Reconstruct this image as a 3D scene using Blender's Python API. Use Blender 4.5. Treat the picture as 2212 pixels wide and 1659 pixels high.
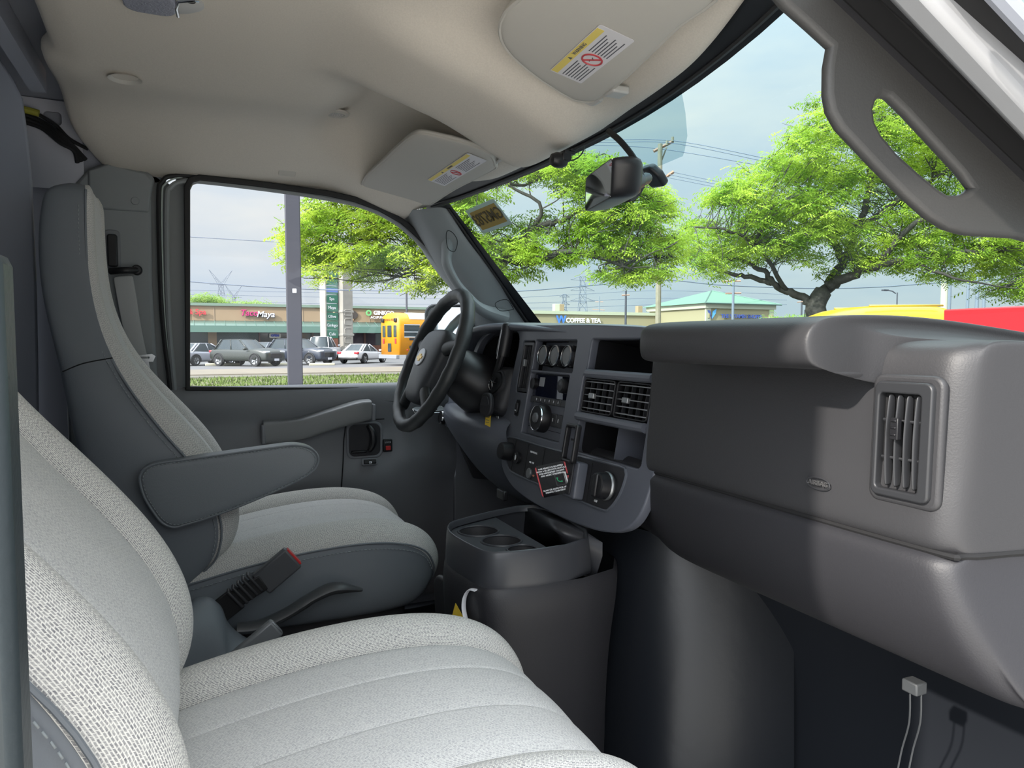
import bpy, bmesh, math, random
import numpy as np
from mathutils import Vector, Matrix
from math import radians as rad, pi, sin, cos
random.seed(7)
for o in list(bpy.data.objects): bpy.data.objects.remove(o)
SC = bpy.context.scene
COL = SC.collection
def V(*a): return np.array(a if len(a) > 1 else a[0], dtype=float)
# ---------------------------------------------------------------- camera
FPX = 1560.0; YAW = rad(23.7); PIT = math.atan(92 / 1560.)
CAM = V(0, -1.25, 1.55)
CF = V(sin(YAW) * cos(PIT), cos(YAW) * cos(PIT), -sin(PIT))
CR = V(cos(YAW), -sin(YAW), 0); CU = np.cross(CR, CF)
cd = bpy.data.cameras.new('camera'); co = bpy.data.objects.new('camera', cd); COL.objects.link(co)
cd.sensor_width = 36; cd.lens = FPX / 2212 * 36; cd.clip_start = .02; cd.clip_end = 2000
co.matrix_world = Matrix(((CR[0], CU[0], -CF[0], CAM[0]), (CR[1], CU[1], -CF[1], CAM[1]), (CR[2], CU[2], -CF[2], CAM[2]), (0, 0, 0, 1)))
SC.camera = co
# ---------------------------------------------------------------- sky, sun, exposure
SC.view_settings.view_transform = 'Standard'; SC.view_settings.look = 'None'
SC.view_settings.gamma = 1; SC.view_settings.use_curve_mapping = False
SC.view_settings.exposure = 0.0
W = bpy.data.worlds.new('World'); SC.world = W; W.use_nodes = True
nt = W.node_tree; N = nt.nodes; L = nt.links; N.clear()
def nd(t, **k):
    n = N.new(t)
    for a, b in k.items(): setattr(n, a, b)
    return n
def mth(op, a, b=None):
    n = nd('ShaderNodeMath', operation=op)
    for i, v in enumerate((a, b)):
        if v is None: continue
        if isinstance(v, (int, float)): n.inputs[i].default_value = v
        else: L.new(v, n.inputs[i])
    return n.outputs[0]
tc = nd('ShaderNodeTexCoord'); sp = nd('ShaderNodeSeparateXYZ'); L.new(tc.outputs['Generated'], sp.inputs[0])
zc = mth('MAXIMUM', sp.outputs[2], 0.0)
grad = mth('MULTIPLY_ADD', zc, 1.0); grad.node.inputs[1].default_value = .50; grad.node.inputs[2].default_value = .80
grad = mth('ADD', grad, mth('MULTIPLY', mth('POWER', zc, 4.0), 6.0))
mp = nd('ShaderNodeMapping'); mp.inputs['Scale'].default_value = (1.2, 1.2, 4.5); L.new(tc.outputs['Generated'], mp.inputs[0])
no = nd('ShaderNodeTexNoise'); no.inputs['Scale'].default_value = 2.2; no.inputs['Detail'].default_value = 6; no.inputs['Roughness'].default_value = .55
L.new(mp.outputs[0], no.inputs['Vector'])
rp = nd('ShaderNodeValToRGB'); L.new(no.outputs[0], rp.inputs[0])
rp.color_ramp.elements[0].position = .36; rp.color_ramp.elements[0].color = (.80, .89, 1.0, 1)
rp.color_ramp.elements[1].position = .66; rp.color_ramp.elements[1].color = (1.06, 1.05, 1.03, 1)
# hazy glow of the veiled sun, behind the camera
SUNP = (-.819, -.295, .492)
dt = nd('ShaderNodeVectorMath', operation='DOT_PRODUCT'); L.new(tc.outputs['Generated'], dt.inputs[0]); dt.inputs[1].default_value = SUNP
glow = mth('POWER', mth('MAXIMUM', dt.outputs['Value'], 0.0), 3.0); glow = mth('MULTIPLY', glow, 4.6); grad = mth('ADD', grad, glow)
mx = nd('ShaderNodeMix', data_type='RGBA', blend_type='MULTIPLY'); mx.inputs[0].default_value = 1
L.new(rp.outputs[0], mx.inputs[6]); L.new(grad, mx.inputs[7])
bg = nd('ShaderNodeBackground'); L.new(mx.outputs[2], bg.inputs[0]); bg.inputs[1].default_value = 1.0
ow = nd('ShaderNodeOutputWorld'); L.new(bg.outputs[0], ow.inputs[0])
SUND = V(1, .36, -.60)
sl = bpy.data.lights.new('sun', 'SUN'); so = bpy.data.objects.new('sun', sl); COL.objects.link(so)
sl.energy = 7.0; sl.angle = rad(1.2); sl.color = (1, .93, .84)
so.rotation_euler = Vector(-SUND).to_track_quat('Z', 'Y').to_euler(); so.location = (-6, -4, 8)
# ---------------------------------------------------------------- geometry helpers
def ray(px, py): return CF + CR * (px - 1106) / FPX + CU * (829.5 - py) / FPX
def P(px, py, x=None, y=None, z=None, pl=None):
    "point of a real surface (plane) measured through the photo"
    d = ray(px, py)
    if x is not None: t = (x - CAM[0]) / d[0]
    elif y is not None: t = (y - CAM[1]) / d[1]
    elif z is not None: t = (z - CAM[2]) / d[2]
    else:
        n = V(pl[1]); t = np.dot(V(pl[0]) - CAM, n) / np.dot(d, n)
    return CAM + d * t
def G(px, dep, z=0.):
    p = CAM + ray(px, 737) * dep; p[2] = z; return p
def GP(px, py, dep): return CAM + ray(px, py) * dep
class Fr:
    "local frame: origin, ux, uy; uz = ux x uy"
    def __init__(s, o, ux, uy):
        s.o = V(o); s.x = V(ux) / np.linalg.norm(ux); s.y = V(uy); s.y = s.y - s.x * np.dot(s.x, s.y); s.y /= np.linalg.norm(s.y); s.z = np.cross(s.x, s.y)
    def __call__(s, a, b, c=0.): return s.o + s.x * a + s.y * b + s.z * c
    def inv(s, p): d = V(p) - s.o; return (float(d @ s.x), float(d @ s.y))
    def at(s, a, b, c=0., rot=0.): return Fr(s(a, b, c), s.x * cos(rot) + s.y * sin(rot), s.y * cos(rot) - s.x * sin(rot))
def root_loc(p):
    return V(p['_o']) if p is not None and '_o' in p else V(0., 0, 0)
_O = {}
def org(p): return _O.get(p.name, V(0., 0, 0)) if p is not None else None
def mk(name, vs, fs, m=None, parent=None, smooth=True, uv=None, mi=None):
    vs = np.array(vs, dtype=float)
    o0 = org(parent)
    me = bpy.data.meshes.new(name)
    if o0 is None:
        lo = vs.min(0); hi = vs.max(0); o0 = V((lo[0] + hi[0]) / 2, (lo[1] + hi[1]) / 2, lo[2]); top = True
    else: top = False
    me.from_pydata((vs - o0).tolist(), [], [tuple(f) for f in fs])
    for q in (m if isinstance(m, (list, tuple)) else [m]):
        if q: me.materials.append(q)
    if smooth: me.polygons.foreach_set('use_smooth', [True] * len(me.polygons))
    if mi is not None: me.polygons.foreach_set('material_index', mi)
    if uv is not None:
        l = me.uv_layers.new(name='UVMap'); u = V(uv)
        idx = np.zeros(len(me.loops), dtype=np.int32); me.loops.foreach_get('vertex_index', idx)
        l.data.foreach_set('uv', u[idx].ravel())
    me.update()
    o = bpy.data.objects.new(name, me); COL.objects.link(o)
    if top: o.location = o0; _O[o.name] = V(o0)
    else: o.parent = parent; _O[o.name] = V(o0)
    return o
def tag(o, label=None, cat=None, group=None, kind=None):
    if label: o['label'] = label
    if cat: o['category'] = cat
    if group: o['group'] = group
    if kind: o['kind'] = kind
    return o
def thing(name, loc, label, cat, group=None, kind=None):
    o = bpy.data.objects.new(name, None); COL.objects.link(o); o.empty_display_size = .05
    o.location = tuple(float(q) for q in loc); _O[o.name] = V(loc); return tag(o, label, cat, group, kind)
def bev(o, w, seg=2, ang=30):
    b = o.modifiers.new('b', 'BEVEL'); b.width = w; b.segments = seg; b.limit_method = 'ANGLE'; b.angle_limit = rad(ang); b.harden_normals = False
    return o
def sub(o, l=2):
    s = o.modifiers.new('s', 'SUBSURF'); s.levels = l; s.render_levels = l; return o
def flat(o):
    "smooth shading with sharp edges kept"
    me = o.data
    try: me.set_sharp_from_angle(angle=rad(35))
    except Exception: pass
    return o
def box(name, c, s, m, parent=None, b=.004, fr=None, seg=2):
    fr = fr or Fr((0, 0, 0), (1, 0, 0), (0, 1, 0)); c = V(c); h = V(s) / 2
    vs = [fr(*(c + h * V(i, j, k))) for i in (-1, 1) for j in (-1, 1) for k in (-1, 1)]
    fs = [(0, 1, 3, 2), (4, 6, 7, 5), (0, 4, 5, 1), (2, 3, 7, 6), (0, 2, 6, 4), (1, 5, 7, 3)]
    o = mk(name, vs, fs, m, parent)
    if b: bev(o, b, seg)
    flat(o); return o
def prism(name, pts, fr, d, m, parent=None, b=0., seg=2, z0=0.):
    "closed outline (a,b) in frame, extruded from z0 to z0+d"
    n = len(pts)
    vs = [fr(p[0], p[1], z0) for p in pts] + [fr(p[0], p[1], z0 + d) for p in pts]
    fs = [tuple(range(n))[::-1], tuple(range(n, 2 * n))] + [(i, (i + 1) % n, n + (i + 1) % n, n + i) for i in range(n)]
    o = mk(name, vs, fs, m, parent)
    if b: bev(o, b, seg)
    flat(o); return o
def rrect(a0, a1, b0, b1, r, n=4):
    out = []
    for cx, cy, t in ((a1 - r, b1 - r, 0), (a0 + r, b1 - r, 90), (a0 + r, b0 + r, 180), (a1 - r, b0 + r, 270)):
        for i in range(n + 1): out.append((cx + r * cos(rad(t + 90 * i / n)), cy + r * sin(rad(t + 90 * i / n))))
    return out
def ell(a, b, ra, rb, n=24): return [(a + ra * cos(2 * pi * i / n), b + rb * sin(2 * pi * i / n)) for i in range(n)]
def spl(pts, n=6, closed=False):
    "Catmull-Rom through points"
    p = [V(q) for q in pts]; out = []; k = len(p)
    for i in range(k if closed else k - 1):
        p0 = p[(i - 1) % k] if closed or i > 0 else p[i]; p1 = p[i]; p2 = p[(i + 1) % k]; p3 = p[(i + 2) % k] if closed or i < k - 2 else p2
        for j in range(n):
            t = j / n; out.append(.5 * ((2 * p1) + (p2 - p0) * t + (2 * p0 - 5 * p1 + 4 * p2 - p3) * t * t + (3 * p1 - p0 - 3 * p2 + p3) * t ** 3))
    if not closed: out.append(p[-1])
    return out
def tube_data(pts, r, res=8, closed=False, flatten=None, cap=True):
    p = [V(q) for q in pts]; n = len(p); rs = r if hasattr(r, '__len__') else [r] * n
    vs = []; fs = []; prev = None
    for i in range(n):
        a = p[(i - 1) % n] if closed or i > 0 else p[i]; b = p[(i + 1) % n] if closed or i < n - 1 else p[i]
        t = b - a; t /= (np.linalg.norm(t) + 1e-12)
        if prev is None:
            q = V(0, 0, 1.) if abs(t[2]) < .9 else V(1., 0, 0)
            prev = np.cross(t, q); prev /= np.linalg.norm(prev)
        e = prev - t * np.dot(prev, t); e /= (np.linalg.norm(e) + 1e-12); prev = e; g = np.cross(t, e)
        for k in range(res):
            an = 2 * pi * k / res; vs.append(p[i] + (e * cos(an) + g * sin(an) * (flatten or 1)) * rs[i])
    m = n if closed else n - 1
    for i in range(m):
        for k in range(res):
            a = i * res + k; b = i * res + (k + 1) % res; c = ((i + 1) % n) * res + (k + 1) % res; d = ((i + 1) % n) * res + k
            fs.append((a, b, c, d))
    if not closed and cap: fs.append(tuple(range(res))[::-1]); fs.append(tuple(range((n - 1) * res, n * res)))
    return vs, fs
def tube(name, pts, r, m, parent=None, res=8, closed=False, flatten=None):
    v, f = tube_data(pts, r, res, closed, flatten); return flat(mk(name, v, f, m, parent))
def join(*ds):
    vs = []; fs = []
    for v, f in ds:
        k = len(vs); vs += list(v); fs += [tuple(i + k for i in q) for q in f]
    return vs, fs
def boxd(c, s, fr=None):
    fr = fr or Fr((0, 0, 0), (1, 0, 0), (0, 1, 0)); c = V(c); h = V(s) / 2
    vs = [fr(*(c + h * V(i, j, k))) for i in (-1, 1) for j in (-1, 1) for k in (-1, 1)]
    return vs, [(0, 1, 3, 2), (4, 6, 7, 5), (0, 4, 5, 1), (2, 3, 7, 6), (0, 2, 6, 4), (1, 5, 7, 3)]
def prismd(pts, fr, d, z0=0.):
    n = len(pts); vs = [fr(p[0], p[1], z0) for p in pts] + [fr(p[0], p[1], z0 + d) for p in pts]
    return vs, [tuple(range(n))[::-1], tuple(range(n, 2 * n))] + [(i, (i + 1) % n, n + (i + 1) % n, n + i) for i in range(n)]
def multi(name, ds, m, parent=None, b=0.):
    v, f = join(*ds); o = mk(name, v, f, m, parent)
    if b: bev(o, b, 2)
    return flat(o)
def lathe(name, prof, fr, m, parent=None, n=24, sx=1., sy=1.):
    "profile (r, h) around frame z"
    vs = []; fs = []; k = len(prof)
    for i in range(n):
        a = 2 * pi * i / n
        for r, h in prof: vs.append(fr(r * cos(a) * sx, r * sin(a) * sy, h))
    for i in range(n):
        for j in range(k - 1): fs.append((i * k + j, ((i + 1) % n) * k + j, ((i + 1) % n) * k + j + 1, i * k + j + 1))
    return flat(mk(name, vs, fs, m, parent))
def grid(name, rows, m, parent=None, closed=False, uv=None, caps=False, level=0, solid=0.):
    "rows: list of equal-length point lists"
    R = len(rows); K = len(rows[0]); vs = [p for r in rows for p in r]; fs = []
    for i in range(R - 1):
        for j in range(K if closed else K - 1): fs.append((i * K + j, i * K + (j + 1) % K, (i + 1) * K + (j + 1) % K, (i + 1) * K + j))
    if caps: fs.append(tuple(range(K))[::-1]); fs.append(tuple(range((R - 1) * K, R * K)))
    if uv is None and not closed:
        A = np.array(vs).reshape(R, K, 3); du = np.concatenate([np.zeros((R, 1)), np.cumsum(np.linalg.norm(np.diff(A, axis=1), axis=2), axis=1)], 1)
        dv = np.concatenate([np.zeros((1, K)), np.cumsum(np.linalg.norm(np.diff(A, axis=0), axis=2), axis=0)], 0)
        du = du - du[:, K // 2:K // 2 + 1]
        uv = np.stack([du, np.repeat(dv.mean(1)[:, None], K, 1)], 2).reshape(-1, 2)
    o = mk(name, vs, fs, m, parent, uv=uv)
    if solid:
        s = o.modifiers.new('t', 'SOLIDIFY'); s.thickness = solid; s.offset = 0
    if level: sub(o, level)
    return o
def curve_mesh(cu):
    ob = bpy.data.objects.new('t', cu); COL.objects.link(ob); bpy.context.view_layer.update()
    dg = bpy.context.evaluated_depsgraph_get(); me = bpy.data.meshes.new_from_object(ob.evaluated_get(dg))
    n = len(me.vertices); a = np.zeros(n * 3); me.vertices.foreach_get('co', a); fs = [tuple(p.vertices) for p in me.polygons]
    bpy.data.objects.remove(ob); bpy.data.meshes.remove(me); return a.reshape(-1, 3), fs
def plated(outer, holes, fr, th, bv=0.):
    cu = bpy.data.curves.new('t', 'CURVE'); cu.dimensions = '2D'; cu.fill_mode = 'BOTH'
    for pts in [outer] + list(holes):
        s = cu.splines.new('POLY'); s.points.add(len(pts) - 1); s.use_cyclic_u = True
        for i, p in enumerate(pts): s.points[i].co = (p[0], p[1], 0, 1)
    cu.extrude = max(th / 2 - bv, 1e-5); cu.bevel_depth = bv; cu.bevel_resolution = 2; cu.offset = -bv
    v, f = curve_mesh(cu); bpy.data.curves.remove(cu)
    return [fr(p[0], p[1], p[2] + th / 2) for p in v], f
def plate(name, outer, holes, fr, th, m, parent=None, bv=0.):
    v, f = plated(outer, holes, fr, th, bv)
    return flat(mk(name, v, f, m, parent))
def textd(s, size, fr, ext=.0005, align='CENTER', shear=0., bold=0., mirror=False, sx=1.):
    cu = bpy.data.curves.new('t', 'FONT'); cu.body = s; cu.size = size; cu.align_x = align; cu.align_y = 'CENTER'; cu.extrude = ext; cu.shear = shear; cu.offset = bold; cu.resolution_u = 3
    v, f = curve_mesh(cu); bpy.data.curves.remove(cu)
    k = -1 if mirror else 1
    return [fr(p[0] * k * sx, p[1], p[2] + ext) for p in v], f
def text(name, s, size, fr, m, parent, **k):
    v, f = textd(s, size, fr, **k); return mk(name, v, f, m, parent, smooth=False)
def stitches(name, path, m, parent, step=.0085, ln=.0055, r=.0009):
    p = [V(q) for q in path]; seg = [np.linalg.norm(p[i + 1] - p[i]) for i in range(len(p) - 1)]; cum = np.concatenate([[0], np.cumsum(seg)])
    def at(d):
        i = min(max(int(np.searchsorted(cum, d, side='right')) - 1, 0), len(seg) - 1); t = (d - cum[i]) / (seg[i] + 1e-9); return p[i] * (1 - t) + p[i + 1] * t
    ds = []; d = 0
    while d + ln < cum[-1]:
        ds.append(tube_data([at(d), at(d + ln)], r, 5)); d += step
    v, f = join(*ds); return mk(name, v, f, m, parent)
# ---------------------------------------------------------------- materials
def mat(name, c, rough=.5, metal=0., spec=.5, bump=None, noise=None, trans=0., alpha=1., emit=None, coat=0., sheen=0.):
    m = bpy.data.materials.new(name); m.use_nodes = True; t = m.node_tree; b = t.nodes['Principled BSDF']
    b.inputs['Base Color'].default_value = (*c, 1); b.inputs['Roughness'].default_value = rough; b.inputs['Metallic'].default_value = metal
    b.inputs['Specular IOR Level'].default_value = spec; b.inputs['Transmission Weight'].default_value = trans; b.inputs['Alpha'].default_value = alpha
    b.inputs['Coat Weight'].default_value = coat
    b.inputs['Sheen Weight'].default_value = sheen
    if emit: b.inputs['Emission Color'].default_value = (*emit[0], 1); b.inputs['Emission Strength'].default_value = emit[1]
    tcn = t.nodes.new('ShaderNodeTexCoord')
    if bump:
        n = t.nodes.new('ShaderNodeTexNoise'); n.inputs['Scale'].default_value = bump[0]; n.inputs['Detail'].default_value = 3
        t.links.new(tcn.outputs['Object'], n.inputs['Vector'])
        u = t.nodes.new('ShaderNodeBump'); u.inputs['Strength'].default_value = bump[1]; u.inputs['Distance'].default_value = bump[2] if len(bump) > 2 else .001
        t.links.new(n.outputs[0], u.inputs['Height']); t.links.new(u.outputs[0], b.inputs['Normal'])
    if noise:
        n = t.nodes.new('ShaderNodeTexNoise'); n.inputs['Scale'].default_value = noise[0]; n.inputs['Detail'].default_value = 4
        t.links.new(tcn.outputs['Object'], n.inputs['Vector'])
        r = t.nodes.new('ShaderNodeValToRGB'); r.color_ramp.elements[0].position = .3; r.color_ramp.elements[1].position = .7
        c2 = noise[1]; r.color_ramp.elements[0].color = (*c, 1); r.color_ramp.elements[1].color = (*c2, 1)
        t.links.new(n.outputs[0], r.inputs[0]); t.links.new(r.outputs[0], b.inputs['Base Color'])
    return m
def glass(name, tint, refl=.06):
    m = bpy.data.materials.new(name); m.use_nodes = True; t = m.node_tree; t.nodes.clear()
    o = t.nodes.new('ShaderNodeOutputMaterial'); x = t.nodes.new('ShaderNodeMixShader'); a = t.nodes.new('ShaderNodeBsdfTransparent'); g = t.nodes.new('ShaderNodeBsdfGlossy')
    a.inputs[0].default_value = (*tint, 1); g.inputs['Roughness'].default_value = .02; x.inputs[0].default_value = refl
    t.links.new(a.outputs[0], x.inputs[1]); t.links.new(g.outputs[0], x.inputs[2]); t.links.new(x.outputs[0], o.inputs[0]); return m
def tweed(name, light, mid, dark, sx, sy, amt=1.):
    "woven cloth from running-bond dashes on metre UVs"
    m = bpy.data.materials.new(name); m.use_nodes = True; t = m.node_tree; b = t.nodes['Principled BSDF']; n_ = t.nodes.new; l = t.links.new
    uv = n_('ShaderNodeUVMap'); uv.uv_map = 'UVMap'
    nz = n_('ShaderNodeTexNoise'); nz.inputs['Scale'].default_value = 60; l(uv.outputs[0], nz.inputs['Vector'])
    s = n_('ShaderNodeSeparateXYZ'); l(uv.outputs[0], s.inputs[0])
    pp = n_('ShaderNodeMath'); pp.operation = 'PINGPONG'; pp.inputs[1].default_value = .0065; l(s.outputs[0], pp.inputs[0])
    ad = n_('ShaderNodeMath'); ad.operation = 'MULTIPLY_ADD'; ad.inputs[1].default_value = .75; l(pp.outputs[0], ad.inputs[0]); l(s.outputs[1], ad.inputs[2])
    c = n_('ShaderNodeCombineXYZ'); l(ad.outputs[0], c.inputs[0]); l(s.outputs[0], c.inputs[1])
    mx = n_('ShaderNodeMix'); mx.data_type = 'VECTOR'; mx.inputs[0].default_value = .0012; l(c.outputs[0], mx.inputs[4]); l(nz.outputs['Color'], mx.inputs[5])
    br = n_('ShaderNodeTexBrick'); l(mx.outputs[1], br.inputs['Vector'])
    br.inputs['Scale'].default_value = 1; br.inputs['Brick Width'].default_value = sx; br.inputs['Row Height'].default_value = sy; br.inputs['Mortar Size'].default_value = sy * .24; br.inputs['Mortar Smooth'].default_value = .25
    br.inputs['Color1'].default_value = (*dark, 1); br.inputs['Color2'].default_value = (*mid, 1); br.inputs['Mortar'].default_value = (*light, 1)
    br.offset = .5
    n2 = n_('ShaderNodeTexNoise'); n2.inputs['Scale'].default_value = 420; n2.inputs['Detail'].default_value = 2; l(uv.outputs[0], n2.inputs['Vector'])
    rr = n_('ShaderNodeValToRGB'); rr.color_ramp.elements[0].position = .38; rr.color_ramp.elements[0].color = (*dark, 1); rr.color_ramp.elements[1].position = .56; rr.color_ramp.elements[1].color = (*light, 1); l(n2.outputs[0], rr.inputs[0])
    mz = n_('ShaderNodeMix'); mz.data_type = 'RGBA'; mz.inputs[0].default_value = .22; l(br.outputs[0], mz.inputs[6]); l(rr.outputs[0], mz.inputs[7])
    l(mz.outputs[2], b.inputs['Base Color']); b.inputs['Roughness'].default_value = .95; b.inputs['Specular IOR Level'].default_value = .1
    bu = n_('ShaderNodeBump'); bu.inputs['Strength'].default_value = .5; bu.inputs['Distance'].default_value = .0008; l(br.outputs['Fac'], bu.inputs['Height']); l(bu.outputs[0], b.inputs['Normal'])
    return m
GR = (900, .35, .0006)
M = {}
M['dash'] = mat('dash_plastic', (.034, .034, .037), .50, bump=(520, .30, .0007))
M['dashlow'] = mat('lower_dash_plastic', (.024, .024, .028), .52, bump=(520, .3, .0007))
M['bezel'] = mat('bezel_plastic', (.105, .113, .138), .36, bump=(900, .12, .0004))
M['blk'] = mat('black_plastic', (.012, .012, .014), .4)
M['gloss'] = mat('gloss_black', (.008, .008, .01), .08)
M['screen'] = mat('display_black', (.006, .008, .02), .03)
M['void'] = mat('recess_black', (.006, .006, .007), .8); M['slatP'] = mat('passenger_vent_slat', (.026, .027, .030), .40)
M['slat'] = mat('vent_slat', (.035, .036, .04), .35)
M['chrome'] = mat('chrome', (.75, .76, .78), .18, 1.)
M['steel'] = mat('dull_steel', (.35, .36, .37), .4, .8)
M['white'] = mat('white_print', (.75, .77, .8), .6)
M['vinyl'] = mat('seat_vinyl', (.165, .183, .205), .48, bump=(600, .25, .0006))
M['vinyl2'] = mat('armrest_vinyl', (.20, .22, .24), .46, bump=(600, .3, .0006))
M['stitch'] = mat('thread', (.30, .33, .34), .8)
M['tweedA'] = tweed('tweed_bolster', (.80, .785, .74), (.40, .395, .39), (.20, .20, .215), .0047, .0020)
M['tweedB'] = tweed('tweed_centre', (.74, .735, .715), (.585, .585, .575), (.36, .36, .38), .0040, .0017)
M['head'] = mat('headliner_cloth', (.71, .655, .58), .95, spec=.05, bump=(1500, .5, .0006), noise=(400, (.65, .60, .53)))
M['visor'] = mat('visor_cloth', (.54, .515, .47), .9, spec=.1, bump=(1500, .4, .0005))
M['lightplast'] = mat('grey_trim_plastic', (.50, .49, .47), .5)
M['door'] = mat('door_trim', (.20, .207, .225), .5, bump=(500, .3, .0007))
M['pillar'] = mat('pillar_trim', (.25, .268, .275), .5, bump=(500, .2, .0006))
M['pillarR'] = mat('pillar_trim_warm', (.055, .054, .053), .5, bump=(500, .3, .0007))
M['metalgrey'] = mat('painted_inner_metal', (.36, .38, .44), .5)
M['bulk'] = mat('partition_paint', (.34, .37, .43), .5, .2)
M['rubber'] = mat('rubber', (.012, .012, .013), .6)
M['mat'] = mat('floor_rubber', (.014, .016, .020), .7, spec=.2, bump=(60, .4, .002))
M['scuff'] = mat('engine_cover_plastic', (.011, .013, .017), .36, bump=(40, .2, .002))
M['wheelrim'] = mat('steering_vinyl', (.026, .029, .031), .45, bump=(800, .3, .0005))
M['hub'] = mat('airbag_pad', (.040, .044, .052), .45)
M['yellow'] = mat('yellow_tag', (.78, .55, .05), .6)
M['red'] = mat('red_plastic', (.55, .03, .03), .4)
M['redprint'] = mat('red_print', (.50, .06, .07), .5)
M['paper'] = mat('label_paper', (.72, .70, .72), .55)
M['ink'] = mat('label_ink', (.10, .10, .12), .6)
M['labyel'] = mat('label_yellow', (.80, .64, .16), .55)
M['belt'] = mat('belt_webbing', (.42, .43, .43), .7, bump=(900, .4, .0005))
M['gold'] = mat('gold_emblem', (.85, .6, .2), .3, .6)
M['silver'] = mat('silver_emblem', (.6, .62, .65), .3, .3)
M['vanwhite'] = mat('white_van_paint', (.36, .365, .38), .3, coat=.3)
M['glassW'] = glass('windshield_glass', (.74, .90, .90), .045)
M['glassS'] = glass('side_glass', (.97, .99, 1.0), .03)
M['frit'] = mat('ceramic_frit', (.010, .012, .016), .35)
M['mirror'] = mat('mirror_silver', (.85, .87, .88), .03, 1.)
M['lens'] = mat('dome_lens', (.25, .26, .32), .25, bump=(300, .8, .002))
# ================================================================ THE CAB (setting)
def kstruct(o, label, cat): return tag(o, label, cat, kind='structure')
# floor, firewall, walls
kstruct(box('floor', (.35, 0, .70), (1.9, 1.86, .06), M['mat'], b=0), 'black ribbed rubber floor of the van cab', 'floor')
ribs = [boxd((.62 + .022 * i, .42, .737), (.010, .62, .012)) for i in range(18)] + [boxd((.25 + .022 * i, .13, .737), (.010, .2, .012)) for i in range(16)]
rb = multi('floor_mat', ribs + [boxd((.66, .42, .732), (.62, .66, .006))], M['rubber'], b=.002); tag(rb, 'black ribbed rubber mat on the floor beside the driver seat', 'floor mat')
fwp = [(.78, 1.10), (.86, 1.02), (.98, .95), (1.02, .86), (.98, .73)]
rows = []
for i in range(25):
    y = -.90 + 1.8 * i / 24
    tun = math.exp(-((y + .02) / .34) ** 4) * .20
    rows.append([V(x - tun * (1 - .2 * k) - .02, y, z) for k, (x, z) in enumerate([(.98, 1.22), (1.04, 1.08), (1.06, .95), (1.03, .84), (.96, .73)])])
o = grid('wall_front', rows, mat('firewall_mat', (.010, .012, .016), .8, spec=.15), level=2); kstruct(o, 'dark firewall and toe board below the dashboard', 'wall')
# partition behind the seats
o = prism('wall_rear', [(-.93, .73), (.93, .73), (.93, 1.90), (.93, 2.15), (-.93, 2.15)], Fr((-.42, 0, 0), (0, 1, 0), (0, 0, 1)), .02, M['bulk'], b=.003)
kstruct(o, 'dark grey steel partition behind the two seats', 'wall')
# outer steel shell: roof and left side behind the headliner
v, f = join(boxd((-.2, 0, 2.16), (1.7, 1.96, .02)), boxd((-.32, .955, 1.5), (.52, .02, 1.3)), boxd((-.32, .93, 2.05), (.5, .05, .16)), boxd((-.16, -.1, 2.12), (.03, 1.5, .05)), boxd((-.30, -.1, 2.12), (.03, 1.5, .05)))
o = mk('wall_left', v, f, M['metalgrey'], smooth=False); kstruct(o, 'bare grey body metal with roof ribs behind the headliner edge', 'wall')
cut = Fr((-.30, .90, 1.90), (1, 0, 0), (0, 0, 1))
bm_ = plate('trim_4', [(-.42, 1.93), (-.245, 1.93), (-.245, 2.01), (-.25, 2.145), (-.42, 2.150)], [rrect(-.328, -.290, 2.085, 2.118, .009)], Fr((0, .885, 0), (1, 0, 0), (0, 0, 1)), .006, mat('primer_metal', (.55, .56, .62), .5), bv=.001)
kstruct(bm_, 'grey pressed metal bracket with a slot above the driver seat', 'trim')
# headliner heightfield
def sstep(a, b, x):
    t = min(max((x - a) / (b - a), 0), 1); return t * t * (3 - 2 * t)
def hx(y): return .737 - (.128 if y > 0 else .26) * min(abs(y), .80) ** 2
def zhead(x, y):
    z = 2.062 - .010 * (y / .8) ** 2 + .022 * sstep(.36, .58, abs(y))
    z -= .080 * sstep(.60, .90, abs(y)) + .006 * sstep(.80, .92, abs(y))
    x = x * .735 / hx(y); fr_ = sstep(.36, .715, x)
    z -= .120 * fr_ * (1 - .30 * sstep(.45, .85, abs(y)))
    # centre bulge between the visors
    z -= .066 * sstep(.18, .42, x) * (1 - sstep(.10, .205, abs(y - .015))) * (1 - sstep(.60, .71, x))
    z += .045 * sstep(.26, .40, x) * sstep(.20, .27, abs(y)) * (1 - sstep(.56, .68, x)) * (1 - sstep(.62, .78, abs(y)))
    z -= .022 * math.exp(-((x - .12) / .12) ** 2) * math.exp(-((y - .30) / .16) ** 2) * 0
    return z
rows = []
for i in range(57):
    y = -.92 + 1.84 * i / 56
    xr = -.215 - .02 * (abs(y) > .3) + .05 * sstep(.72, .92, abs(y)) - .02 * sstep(0, .7, abs(y))
    xf = hx(y) - .038 - .035 * sstep(.70, .92, abs(y))
    r_ = [V(xr, y, zhead(xr, y) + .045)]
    for j in range(45):
        x = xr + (xf - xr) * j / 44
        r_.append(V(x, y, zhead(x, y) + (.012 * (1 - sstep(0, .05, x - xr)))))
    r_.append(V(xf + .004, y, zhead(xf, y) + .02))
    rows.append(r_)
o = grid('ceiling', rows, M['head'], level=1, solid=.004); kstruct(o, 'grey-beige cloth headliner over the two seats', 'ceiling')
def onhead(px, py):
    z = 2.03
    for _ in range(12): p = P(px, py, z=z); z = .5 * z + .5 * zhead(p[0], p[1])
    return p
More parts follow.
